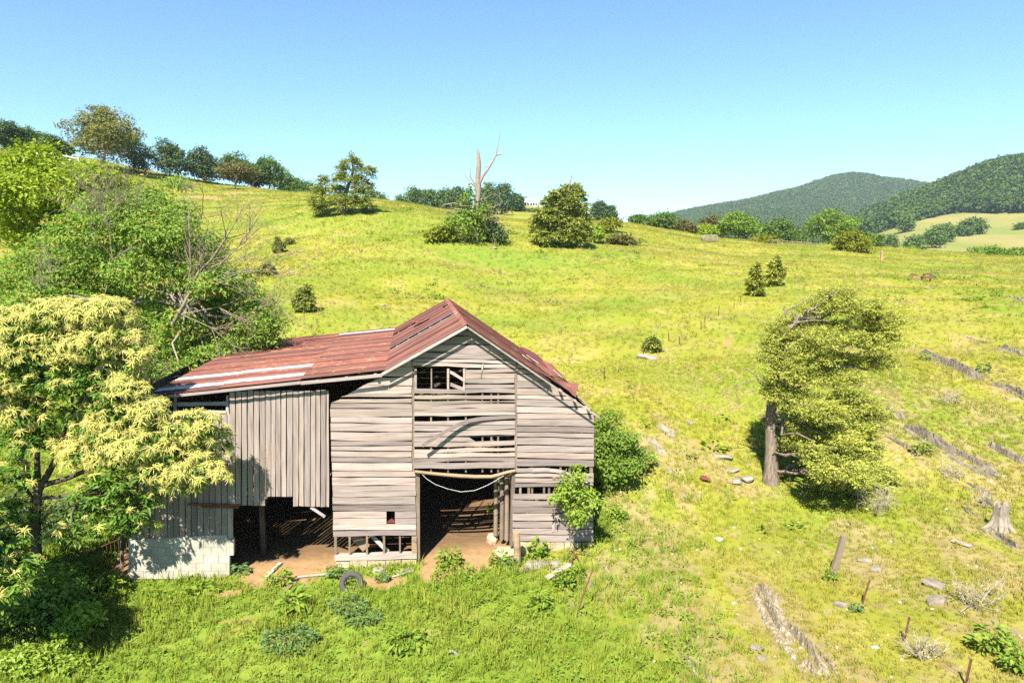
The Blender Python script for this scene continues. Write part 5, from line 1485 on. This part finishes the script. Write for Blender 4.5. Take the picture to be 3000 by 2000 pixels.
LEDGE_PTS = []
def ledge(label, pts_, wpx, mat, layers=3, seed=0, ratio=.5):
    """a tilted outcrop of split strata: long ragged ribs that follow a line on the slope and dip under the turf"""
    rg = np.random.default_rng(seed + 100)
    P = np.array([ground(x, y) for x, y in pts_])
    k = dist_scale(pts_[0][0], pts_[0][1], P[0][1])
    root = thing('rock_ledge', label, 'rock', tuple(P[0]))
    seg = np.linalg.norm(np.diff(P, axis=0), axis=1); S_ = np.concatenate([[0], np.cumsum(seg)]); L = S_[-1]
    W = wpx * k * 1.05
    up = np.array([0, 0, 1.])
    n = int(np.clip(L / .09, 14, 90)); m_ = 8 + 5 * layers; half = W * (.42 + .16 * layers)
    t = np.linspace(0, L, n + 1)
    c = np.stack([np.interp(t, S_, P[:, q]) for q in range(3)], 1)
    tg = unit(np.stack([np.interp(np.clip(t + .3, 0, L), S_, P[:, q]) - np.interp(np.clip(t - .3, 0, L), S_, P[:, q]) for q in range(3)], 1)); side = unit(np.cross(tg, up))
    v = np.linspace(-1, 1, m_ + 1)
    T_, V_ = np.meshgrid(t, v, indexing='ij')
    sd = seed * 7 + 300
    wav = .5 * vnoise(T_ / (W * 2.2 + .3), T_ * 0 + seed, sd) + .09 * vnoise(T_ / .45, T_ * 0 + seed, sd + 1)
    X_ = c[:, None, 0] + side[:, None, 0] * (V_ + wav * .8) * half; Y_ = c[:, None, 1] + side[:, None, 1] * (V_ + wav * .8) * half
    band = (V_ + wav * .5) * layers * .62 + .35
    saw = band - np.floor(band)                                    # each bed rises gently and breaks off in a small cliff
    env = np.clip(1.15 - np.abs(V_) ** 3 * 1.2, 0, 1) * np.clip(np.minimum(T_, L - T_) / (.12 * L + .1) + .1, 0, 1)
    pres = np.clip(.62 + 1.5 * vnoise(T_ / (.9 + W * 1.6), band * .0 + np.floor(band) * 3.7, sd + 2) + .5 * vnoise(T_ / .5, V_ * 3, sd + 3), 0, 1.1)
    hgt = W * env * pres * (.10 + .46 * saw) + W * .10 * vnoise(T_ / .16, V_ * 5, sd + 4) * env
    Z_ = H(X_.ravel(), Y_.ravel()).reshape(X_.shape) + hgt - .05 * (1.2 - env) - .035
    VV = np.stack([X_, Y_, Z_], -1) - P[0] + rg.normal(size=X_.shape + (3,)) * .012
    i = np.arange(n)[:, None] * (m_ + 1) + np.arange(m_)[None]
    mb = MB(); mb.add(VV.reshape(-1, 3), np.stack([i, i + 1, i + m_ + 2, i + m_ + 1], -1).reshape(-1, 4))
    mb.build('rock_face', M[mat], root)
    LEDGE_PTS.append((np.stack([np.interp(np.linspace(0, L, 24), S_, P[:, q]) for q in range(2)], 1), W))
for i, a in enumerate([('long dark split ledge right of the cedar crown', [(2685, 1028), (2740, 1050), (2800, 1078), (2850, 1098), (2900, 1112)], 30, 'rock_grey', 3),
          ('dark ledge running off the right edge below the long one', [(2905, 1118), (2950, 1138), (3010, 1172)], 26, 'rock_grey', 3), ('longest grey ledge on the lower right slope', [(2655, 1240), (2720, 1285), (2800, 1330), (2870, 1370), (2945, 1405)], 34, 'rock_grey', 3),
          ('thin pale ledge beside the cedar, lower', [(2580, 1262), (2630, 1295), (2680, 1325), (2720, 1355)], 18, 'rock_grey', 2), ('broad flat grey ledge at the right edge', [(2900, 1300), (2950, 1330), (3010, 1362)], 34, 'rock_grey', 2),
          ('short dark ledge above the silver stump', [(2820, 1412), (2860, 1435), (2905, 1455)], 24, 'rock_grey', 3), ('small dark ledge high on the right slope', [(2830, 985), (2870, 1000), (2895, 1008)], 12, 'rock_grey', 2),
          ('dark ledge at the right edge high on the slope', [(2925, 1018), (2960, 1025), (3005, 1045)], 26, 'rock_grey', 3), ('mossy pale ledge at the bottom right, long', [(2205, 1705), (2255, 1755), (2285, 1820), (2330, 1880), (2380, 1940), (2430, 2010)], 52, 'rock_moss', 3),
          ('pale ledge at the bottom, left of the mossy one', [(2005, 1915), (2040, 1960), (2080, 2010)], 34, 'rock_moss', 2), ('flat ledge under the dry bush', [(2815, 1750), (2850, 1780), (2890, 1805)], 24, 'rock_grey', 2),
          ('low ledge at the right edge near the bottom', [(2890, 1800), (2940, 1840), (3005, 1880)], 26, 'rock_pale', 3), ('purplish ledge under the cedar branches', [(2570, 1180), (2600, 1200), (2640, 1230)], 34, 'rock_grey', 2),
          ('pale slab outcrop right of the barn, left one', [(1895, 1275), (1915, 1300), (1945, 1335)], 28, 'rock_pale', 2), ('pale slab outcrop right of the barn, right one', [(1925, 1240), (1950, 1260), (1980, 1288)], 24, 'rock_pale', 2),
          ('pale narrow outcrop below the slab outcrops', [(1958, 1365), (1970, 1390), (1985, 1410)], 20, 'rock_pale', 2), ('pale narrow outcrop lower still', [(1998, 1430), (2005, 1450), (2015, 1472)], 18, 'rock_pale', 2),
          ('pale outcrop right of the barn corner', [(1758, 1640), (1775, 1670), (1790, 1705)], 22, 'rock_pale', 2), ('pale outcrop by the leaning rusty pole', [(1728, 1695), (1745, 1730), (1765, 1760)], 20, 'rock_pale', 2),
          ('short ledge left of the silver stump', [(2815, 1480), (2850, 1510), (2880, 1530)], 18, 'rock_grey', 2), ('ledge under the silver stump', [(2880, 1540), (2930, 1570), (3000, 1610)], 26, 'rock_grey', 3),
          ('low dark rock line beside the first ledge', [(2340, 1850), (2400, 1900), (2470, 1985)], 26, 'rock_moss', 2), ('pale spur high on the right edge', [(2960, 870), (3005, 885)], 12, 'rock_pale', 2)]):
    ledge(*a, seed=i)

for ln_, wd_ in (((1990, 1850, 2120, 2000), 1.0), ((2330, 1790, 2500, 2000), .9), ((2480, 1560, 2640, 1720), .7), ((1890, 1560, 2010, 1760), .8), ((2740, 1560, 3000, 1720), .9), ((2240, 1740, 2330, 1860), 1.0), ((1800, 1290, 1990, 1340), 1.0), ((2560, 1130, 2660, 1230), 1.2), ((2760, 1160, 2900, 1230), 1.2), ((1800, 1480, 1960, 1560), .7), ((2050, 1330, 2180, 1420), .8)):
    LEDGE_PTS.append((np.linspace(ground(ln_[0], ln_[1])[:2], ground(ln_[2], ln_[3])[:2], 16), wd_))
# scuffed dry soil along the outcrops
ng = len(GROUND.data.vertices); gv = np.empty(ng * 3); GROUND.data.vertices.foreach_get('co', gv); gv = gv.reshape(-1, 3)
sel = np.nonzero((gv[:, 1] < 80) & (gv[:, 1] > 8) & (gv[:, 0] > -5) & (gv[:, 0] < 70))[0]
ra = GROUND.data.attributes['rocky']; rv = np.empty(ng); ra.data.foreach_get('value', rv)
for pts_, W in LEDGE_PTS:
    dm = np.sqrt(((gv[sel, None, :2] - pts_[None]) ** 2).sum(-1)).min(1)
    rv[sel] = np.maximum(rv[sel], 1.8 * np.exp(-(dm / (.5 + W * .9)) ** 2))
ra.data.foreach_set('value', rv.astype(np.float32))

# ------------------------------------------------------------------ fences, posts, wire
def stake(label, px, py, tx, ty, r=.028, mat='rust', name='fence_stake', cat='fence stake', group=None, sides=5, square=0.):
    g_ = ground(px, py)
    top = at(tx, ty, g_[1] - .05)
    mb = MB()
    if square: mb.beam((0, 0, -.15), top - g_, square, square * .8, (0, 1, .1))
    else:
        mb.tube([(0, 0, -.15), (top - g_) * .5, top - g_], [r, r, r * .9], sides)
        if name == 'fence_stake':
            mb.beam((top - g_) * .2 + (.0, -.03, 0), top - g_ + np.array([0, -.03, 0]), .012, .03, (0, 1, .1))
    o = mb.build(name, M[mat]); o.location = tuple(g_)
    tag(o, label, cat, group)
    return top
tops = [stake('grey weathered timber post leaning right on the slope', 2434, 1690, 2472, 1570, name='fence_post', cat='fence post', mat='wood_d', square=.17)]
for a in [('first thin rusty stake right of the leaning grey post', 2525, 1768, 2548, 1698), ('second thin rusty stake down the slope', 2648, 1880, 2664, 1806), ('rusty stake at the bottom edge, lower right', 2828, 2005, 2845, 1928)]:
    tops.append(stake(*a))
stake('round brown gate post in front of the right wall', 1515, 1655, 1514, 1558, .13, 'wood_tan', 'gate_post', 'post', sides=10)
stake('long rusty pole leaning in the grass below the barn corner', 1690, 1790, 1738, 1665, .025, 'rust', 'leaning_pole', 'pole')
stake('grey timber post on the right skyline', 2584, 765, 2584, 735, .2, 'wood_tan', 'fence_post', 'fence post', sides=6)
FL = [(2065, 945, 22), (2105, 925, 30), (2170, 885, 20), (2055, 965, 26), (1990, 1010, 24), (1960, 1000, 26), (1770, 1110, 34), (2310, 795, 18), (2335, 790, 16), (2355, 780, 14), (1960, 755, 20), (2150, 900, 14), (1885, 1045, 22)]
for i, (x, y, h) in enumerate(FL):
    stake('thin dark stake of the old fence line crossing the hillside', x, y, x + random.uniform(-2, 2), y - h, .035, 'rust', group='stakes of the old fence line')
w_ = MB()
for a, b_ in zip(tops[:-1], tops[1:]):
    for f in (0., -.35):
        P = curve(a + np.array([0, 0, f - .06]), b_ + np.array([0, 0, f - .06]), 8, -.02, 0); w_.tube(P, .004, 3, cap=False)
tag(w_.build('fence_wire', M['wire']), 'sagging wire strung between the grey post and the rusty stakes', 'wire')
# white rail fence far left and posts along the right skyline
def post_rail(name, label, pts_, Y, h, mat, r=.09, rails=2):
    root = None; prev = None
    for x, y in pts_:
        X = at(x, y, Y)[0]; z = hz(X, Y); p = np.array([X, Y, z])
        if root is None: root = thing(name, label, 'fence', tuple(p)); o0 = p
        mb = MB(); mb.box(p - o0 + (0, 0, h / 2), (r * 2, r * 2, h + .2)); mb.build('post', M[mat], root)
        if prev is not None:
            for k in range(rails):
                mb = MB(); f = np.array([0, 0, h * (.9 - .45 * k)]); mb.beam(prev - o0 + f, p - o0 + f, .06, .14); mb.build('rail', M[mat], root)
        prev = p
post_rail('rail_fence', 'white rail fence left of the olive tree', [(60, 445), (110, 448), (160, 450), (195, 455), (230, 462)], 176, 1.7, 'white', .13)
post_rail('post_fence', 'pale post and wire fence along the right skyline', [(x, 715) for x in range(2250, 2400, 14)], 136, 1.2, 'wood_d', .05, 1)
# rusty gate panel left of the block wall
g_ = ground(235, 1700); p0, p1 = ground(215, 1690), None
g1 = at(372, 1610, g_[1] + 1.2); g1[2] = hz(g1[0], g1[1])
root = thing('metal_gate', 'low rusty barred gate panel left of the block wall', 'gate', tuple(g_))
v = g1 - g_
for f in (.05, .85):
    mb = MB(); mb.beam((0, 0, f), v + (0, 0, f), .025, .025); mb.build('rail', M['rust'], root)
for i in range(13):
    q = v * i / 12; mb = MB(); mb.beam(q + (0, 0, 0), q + (0, 0, .85), .012, .012, (0, 1, 0)); mb.build('bar', M['rust'], root)
stake('dark post standing at the left end of the block wall', 357, 1662, 358, 1560, .06, 'wood_d', 'fence_post', 'post', sides=7)
# rusty bars and boards heaped at the right front corner
for i, (a, b_, r) in enumerate((((1660, 1625), (1728, 1636), .022), ((1690, 1632), (1668, 1660), .03), ((1672, 1690), (1678, 1640), .022), ((1680, 1630), (1700, 1660), .02))):
    pa, pb = ground(*a), ground(*b_); mb = MB(); mb.tube([pa + (0, 0, .15), (pa + pb) / 2 + (0, 0, .22), pb + (0, 0, .15)], r, 5)
    tag(mb.build('rusty_bar', M['rust']), ['longest rusty bar lying below the sapling', 'thick rusty bar across the heap below the sapling', 'upright rusty bar beside the yellow weed', 'short rusty bar in the heap below the sapling'][i], 'bar')
def lying(label, a, b_, wd, mat='wood_h', name='loose_board', th=.04, lift=.06, cat='board'):
    pa, pb = ground(*a) + (0, 0, lift), ground(*b_) + (0, 0, lift); o0 = (pa + pb) / 2
    mb = MB(); mb.beam(pa - o0, pb - o0, wd, th); o = mb.build(name, M[mat]); o.location = tuple(o0); tag(o, label, cat)
lying('grey plank leaning in the weeds below the barn corner', (1602, 1702), (1672, 1660), .22, lift=.12)
lying('pale splintered plank at the left edge of the bare soil', (782, 1692), (822, 1652), .14, 'wood_pale')
lying('pale plank in the weeds below the bare soil', (826, 1742), (864, 1708), .14, 'wood_tan')
lying('thin stick lying across the front of the bare soil', (872, 1694), (955, 1686), .06, 'wood_pale')
lying('pale stick in front of the squared block', (1150, 1693), (1210, 1676), .05, 'wood_pale')
lying('grey board resting on the slope at the far right bottom', (2790, 1586), (2845, 1604), .22, 'wood_h')
# tyre
g_ = ground(1028, 1728); mb = MB(); n, m_ = 28, 10
Rr, rr = .30, .095
a = np.linspace(0, 2 * math.pi, n, endpoint=False); c = np.linspace(0, 2 * math.pi, m_, endpoint=False)
sq = lambda v: np.sign(v) * np.abs(v) ** .7
V = np.stack([np.cos(a)[:, None] * (Rr + rr * sq(np.cos(c))[None]), np.broadcast_to(rr * .95 * sq(np.sin(c))[None], (n, m_)), np.sin(a)[:, None] * (Rr + rr * sq(np.cos(c))[None])], -1).reshape(-1, 3)
i = np.arange(n)[:, None]; j = np.arange(m_)[None]
mb.add(V, np.stack([i * m_ + j, i * m_ + (j + 1) % m_, ((i + 1) % n) * m_ + (j + 1) % m_, ((i + 1) % n) * m_ + j], -1).reshape(-1, 4))
o = mb.build('tyre', M['rubber'], None, True); o.location = tuple(g_ + (0, .1, .18)); o.rotation_euler = (R(-38), 0, R(8))
tag(o, 'old grey tyre half sunk upright in the weeds', 'tyre')
# torn red roofing sheet on the grass
g_ = ground(2058, 1408); k = dist_scale(2058, 1408, g_[1]); mb = MB()
V = np.array([(-28, 0, 2), (-8, 6, 10), (12, 10, 8), (28, 16, 16), (20, -12, 2), (-4, -10, 4)], float) * k * 1.05; V2 = V - (0, 0, .01)
mb.add(np.vstack([V, V2]), [(0, 5, 1, 1), (1, 5, 4, 2), (2, 4, 3, 3), (6, 7, 11, 11), (7, 8, 10, 11), (8, 9, 10, 10), (0, 6, 11, 5), (5, 11, 10, 4), (4, 10, 9, 3)]); o = mb.build('roofing_scrap', M['rust_red']); o.location = tuple(g_ + (0, 0, .06)); tag(o, 'torn dark red roofing scrap on the grass left of the cedar', 'scrap metal')
# silver stump
g_ = ground(2930, 1550); k = dist_scale(2930, 1550, g_[1]); root = thing('tree_stump', 'silvery splintered tree stump on the right edge ledges', 'stump', tuple(g_))
mb = MB(); n, lv = 14, 6; hh = 84 * k; V = []
for l in range(lv):
    for q in range(n):
        a = q / n * 6.283; r = k * (34 - 14 * min(1, l / 3) + 4 * math.sin(3 * a + 1) + (6 if l == 0 else 0)); z = hh * l / (lv - 1) * (1 if l < lv - 1 else .75 + .35 * abs(math.sin(2.5 * a)))
        V.append((math.cos(a) * r, math.sin(a) * r * .8, z - .1))
i = np.arange(lv - 1)[:, None] * n; j = np.arange(n)[None]
mb.add(V, np.stack([i + j, i + (j + 1) % n, i + n + (j + 1) % n, i + n + j], -1).reshape(-1, 4)); V = np.array(V[-n:]); mb.add(np.vstack([V, V.mean(0) - (0, 0, .25)]), [(q, (q + 1) % n, n) for q in range(n)])
mb.build('trunk', M['bark_pale'], root)
mb = MB()
for a in (.3, 1.6, 2.8, 4.2, 5.3): mb.tube([(math.cos(a) * .2, math.sin(a) * .2, .25), (math.cos(a) * .45, math.sin(a) * .4, .02), (math.cos(a) * .75, math.sin(a) * .6, -.12)], [.12, .09, .04], 6)
mb.build('roots', M['bark_pale'], root, True)
# pale block on the hillside, old machinery, hay feeder
rock('small white block on the hillside behind the bare branches', 588, 604, 10, 8, 'rock_pale', 0, name='white_block')
g_ = ground(2695, 822); k = dist_scale(2695, 822, g_[1]); root = thing('old_machinery', 'rusted farm machinery lying low in the grass of the right slope', 'farm machine', tuple(g_))
for nm, a, b_, r in (('frame_bar', (-28, 0, 4), (-2, 0, 6), .1), ('frame_bar', (-26, 6, 18), (-6, 4, 16), .08), ('frame_bar', (4, 0, 6), (36, 2, 10), .12), ('frame_bar', (8, -4, 18), (30, 0, 20), .1), ('upright', (-24, 0, 0), (-22, 2, 22), .07), ('upright', (6, 0, 0), (10, 0, 22), .07), ('upright', (30, 0, 0), (30, 0, 20), .07)):
    mb = MB(); mb.tube([np.array(a) * k, (np.array(a) + np.array(b_)) / 2 * k + (0, 0, .05), np.array(b_) * k], r, 6); mb.build(nm, M['rust'], root, True)
mb = MB(); mb.box((20 * k, 0, 9 * k), (30 * k, 14 * k, 6 * k)); mb.build('bed', M['rust'], root)
mb = MB(); mb.box((-16 * k, 0, 4 * k), (26 * k, 14 * k, 5 * k)); mb.build('bed', M['wood_d'], root)
g_ = ground(2078, 708); k = dist_scale(2078, 708, g_[1]); root = thing('hay_feeder', 'grey open framed hay feeder standing near the skyline trees', 'feeder', tuple(g_))
mb = MB(); mb.box((0, 0, 5 * k), (46 * k, 24 * k, 7 * k)); mb.build('trough', M['wood_d'], root)
for x in (-22, -8, 8, 22):
    for y in (-10, 10):
        mb = MB(); mb.beam((x * k, y * k, 0), (x * k * .85, y * k * .7, 19 * k), .14, .14, (0, 1, 0)); mb.build('post', M['wood_h'], root)
for y in (-7, 7):
    mb = MB(); mb.beam((-20 * k, y * k, 19 * k), (20 * k, y * k, 19 * k), .1, .1); mb.build('rail', M['wood_pale'], root)
# white farmhouse on the far hill, with a row of young christmas trees before it
Yh = 520; k = dist_scale(1555, 605, Yh); X = at(1555, 608, Yh)[0]; z = hz(X, Yh); zt = at(1555, 590, Yh)[2]
root = thing('farmhouse', 'small white farmhouse with a long porch on the distant hill', 'house', (X, Yh, max(z, zt - 6.2)))
W = 42 * k
def hb(nm, c, s, m): mb = MB(); mb.box(c, s); mb.build(nm, M[m], root)
hb('wall', (0, 3, 1.2), (W, 6, 3.4), 'white'); hb('porch_floor', (0, -1.2, .15), (W, 2.6, .4), 'white')
mb = MB(); V = [(-W / 2 - .4, -2.8, 2.6), (W / 2 + .4, -2.8, 2.6), (W / 2 + .4, 3, 5.8), (-W / 2 - .4, 3, 5.8), (W / 2 + .4, 6.6, 2.8), (-W / 2 - .4, 6.6, 2.8)]
mb.add(V, [(0, 1, 2, 3), (3, 2, 4, 5), (0, 3, 5, 5), (1, 4, 2, 2)]); mb.build('roof', M['roof_grey'], root)
for i in range(6): hb('porch_post', (-W / 2 + .3 + i * (W - .6) / 5, -2.4, 1.4), (.25, .25, 2.5), 'white')
hb('door', (.5, -.03, 1.3), (1.1, .08, 2.2), 'dark')
for x in (-.38, -.2, .22, .38): hb('window', (W * x, -.03, 1.6), (1.0, .08, 1.4), 'dark')
hb('shed_wall', (W / 2 + 1.2, 2.5, 1), (2, 3, 2.4), 'white')
Yr = 420
mbt = MB()
for i in range(5): 
    a = np.linspace(0, 6.283, 8)[:-1]; mbt.tube([(0, 0, .1), (0, 0, 1.7)], [.75, .05], 7)
mbt = MB(); C, O = shell([((0, 0, .6), (.7, .7, .55)), ((0, 0, 1.2), (.42, .42, .5)), ((0, 0, 1.7), (.18, .18, .35))], 60, .6, .5); clumps(mbt, C, O, 4, .1, .3, .5)
pc = mbt.build('young_fir', M['lf_dark']); mfir = pc.data; bpy.data.objects.remove(pc)
for r_ in range(2):
    for i in range(17):
        px = 1496 + i * 7.2 + r_ * 3; Y = Yr + r_ * 9
        X = at(px, 620, Y)[0]; o = link('young_fir', mfir); s_ = random.uniform(1.1, 1.6); o.location = (X, Y, hz(X, Y)); o.scale = (s_,) * 3; o.rotation_euler = (0, 0, random.uniform(0, 6))
        tag(o, 'young fir in the planted rows below the white farmhouse', 'fir tree', 'young firs in rows below the farmhouse')
# utility pole in the valley
Yp = 300; X = at(2758, 740, Yp)[0]; z = hz(X, Yp); zt = at(2758, 731, Yp)[2]
root = thing('utility_pole', 'pale utility pole with a crossarm down in the valley', 'pole', (X, Yp, z))
mb = MB(); mb.tube([(0, 0, -.3), (0, 0, zt - z)], [.22, .16], 8); mb.build('pole', M['wood_pale'], root)
mb = MB(); mb.beam((-2.2, 0, zt - z - .4), (2.2, 0, zt - z - .4), .16, .18); mb.build('crossarm', M['wood_pale'], root)

# ------------------------------------------------------------------ grass
RNG = np.random.default_rng(99)
M['grass_dry'] = m_grass('dry_grass', .08); M['grass_lush'] = m_grass('lush_grass', .95); M['grass_tall'] = m_grass('seeding_grass', .1, True)
def tuft(seed, n, h, spread, wdt, lean=.5):
    rg = np.random.default_rng(seed); mb = MB()
    for i in range(n):
        a = rg.uniform(0, 6.28); r = rg.uniform(0, spread); hh = h * rg.uniform(.5, 1.1); l = rg.uniform(.1, lean) * hh
        p = np.array([math.cos(a) * r, math.sin(a) * r, -.03]); d = np.array([math.cos(a + rg.normal() * .8), math.sin(a + rg.normal() * .8), 0]); s = np.array([-d[1], d[0], 0]) * wdt * rg.uniform(.6, 1.2)
        V = [p - s, p + s, p + d * l * .35 + (0, 0, hh * .55) + s * .8, p + d * l * .35 + (0, 0, hh * .55) - s * .8, p + d * l + (0, 0, hh)]
        mb.add(V, [(0, 1, 2, 3)], rg.uniform()); mb.add(V, [(3, 2, 4)], rg.uniform())
    return mb
def herb(seed, n, h, size):
    rg = np.random.default_rng(seed); mb = MB()
    a = rg.uniform(0, 6.28, n); r = rg.uniform(.02, .16, n)
    P = np.stack([np.cos(a) * r, np.sin(a) * r, rg.uniform(.02, h, n)], 1); N = np.array([0, 0, 1.]) + rg.normal(size=(n, 3)) * .4
    leaves(mb, P, N, size, .55, .1, T=np.stack([np.cos(a), np.sin(a), a * 0], 1)); return mb
def spread_pts(n, Y0, Y1, wmax=.86):
    t = RNG.uniform(0, 1, n); Y = np.sqrt(Y0 * Y0 + (Y1 * Y1 - Y0 * Y0) * t)
    X = RNG.uniform(-wmax, wmax, n) * (Y + 3)
    return X, Y
def grass_zone(name, label, n, Y0, Y1, test, protos, s0, s1, wmax=.86):
    X, Y = spread_pts(n, Y0, Y1, wmax); Z = H(X, Y); mk = masks(X, Y, Z)
    ok = test(X, Y, mk) & (mk['dirt'] + RNG.normal(size=n) * .12 < .45)
    P = np.stack([X, Y, Z], 1)[ok]; m = len(P)
    rot = np.zeros((m, 3)); rot[:, 2] = RNG.uniform(0, 6.28, m); rot[:, :2] = RNG.normal(size=(m, 2)) * .12
    patch = .75 + .6 * (vnoise(P[:, 0] / 1.7, P[:, 1] / 1.7, 31) + .5)
    s = RNG.uniform(s0, s1, m) * patch * (1 - .0 * P[:, 1])
    scatter(name, P, rot, np.stack([s, s, s * RNG.uniform(.7, 1.3, m)], 1), protos, label=label)
dryp = [proto(tuft(i, 10, .17, .12, .011), M['grass_dry']) for i in range(4)]
lushp = [proto(tuft(10 + i, 11, .22, .13, .013), M['grass_lush']) for i in range(3)] + [proto(tuft(15 + i, 13, .34, .12, .012, .7), M['grass_lush']) for i in range(2)] + [proto(herb(20 + i, 10, .16, .095), M['weed']) for i in range(2)]
tallp = [proto(tuft(30 + i, 9, .5, .10, .008, .35), M['grass_tall']) for i in range(3)]
lz = lambda mk, n: mk['lush'] + RNG.normal(size=n) * .18
grass_zone('dry_grass', 'short yellow green pasture grass near the camera', 60000, 12.5, 42, lambda X, Y, mk: lz(mk, len(X)) < .5, dryp, .55, 1.0)
grass_zone('hill_grass', 'yellow green pasture grass over the hillside', 70000, 42, 130, lambda X, Y, mk: lz(mk, len(X)) < .6, dryp, .8, 1.5)
grass_zone('far_grass', 'yellow green grass on the upper ridge', 45000, 130, 215, lambda X, Y, mk: Y > 0, dryp, 1.4, 2.4)
herbp = [proto(herb(60 + i, 22, .16, .10), M['weed' if i == 2 else 'lf_shrub']) for i in range(3)]
grass_zone('hill_herbs', 'small dark green weeds dotted over the hillside', 3000, 24, 120, lambda X, Y, mk: (vnoise(X / 9, Y / 7, 81) + .6 * vnoise(X / 2.5, Y / 2.5, 82) > .22) & (mk['lush'] < .6), herbp, 1.0, 2.6)
grass_zone('lush_grass', 'rank bright green grass and low weeds around the barn', 85000, 12.5, 46, lambda X, Y, mk: lz(mk, len(X)) > .5, lushp, .6, 1.2)
grass_zone('hill_weeds', 'greener grass patches on the middle slope', 16000, 46, 130, lambda X, Y, mk: lz(mk, len(X)) > .55, lushp, 1.0, 1.8)
grass_zone('seeding_grass', 'thin tan seeding grass standing in the pasture', 7000, 22, 110, lambda X, Y, mk: (vnoise(X / 5, Y / 4, 51) > .08) & (mk['lush'] < .5), tallp, .8, 1.5)

gp = []
for q in range(3):
    V, F = rock_mesh(.05, .045, .022, 900 + q, sub=1); mb = MB(); mb.add(V, F); gp.append(proto(mb, M['rock_white' if q else 'rock_pale']))
X, Y = spread_pts(9000, 13, 60); Z = H(X, Y); mk = masks(X, Y, Z)
ok = (mk['rocky'] * (.35 + vnoise(X / 1.6, Y / 2.4, 71) + .5 * vnoise(X / 6, Y / 6, 72)) > RNG.uniform(.1, .9, len(X)))
P = np.stack([X, Y, Z], 1)[ok]; m = len(P); rot = np.zeros((m, 3)); rot[:, 2] = RNG.uniform(0, 6, m)
s_ = RNG.uniform(.4, 1.3, (m, 1)) ** 1.5 * np.ones((1, 3))
print('gravel', m)
scatter('gravel', P, rot, s_, gp, label='small pale stone chips strewn over the dry right slope')
# ------------------------------------------------------------------ air
gz = np.empty(len(GROUND.data.vertices) * 3); GROUND.data.vertices.foreach_get('co', gz); gz = gz.reshape(-1, 3)
lo, hi = gz.min(0) - (30, 20, 1.5), gz.max(0) + (30, 20, 22)
print('haze box', lo, hi)
mb = MB(); mb.box((lo + hi) / 2, hi - lo); hz_o = mb.build('haze', []); hz_o['kind'] = 'stuff'; hz_o['label'] = 'thin summer haze over the valley'
hm = bpy.data.materials.new('summer_haze'); hm.use_nodes = True; hm.node_tree.nodes.clear()
ho = hm.node_tree.nodes.new('ShaderNodeOutputMaterial'); hv = hm.node_tree.nodes.new('ShaderNodeVolumePrincipled')
hv.inputs['Color'].default_value = (.72, .86, 1, 1); hv.inputs['Density'].default_value = HAZE; hv.inputs['Anisotropy'].default_value = .1
hm.node_tree.links.new(hv.outputs[0], ho.inputs['Volume']); hz_o.data.materials.append(hm)

print('triangles', sum(sum(len(p.vertices) - 2 for p in o.data.polygons) for o in SC.objects if o.type == 'MESH'))
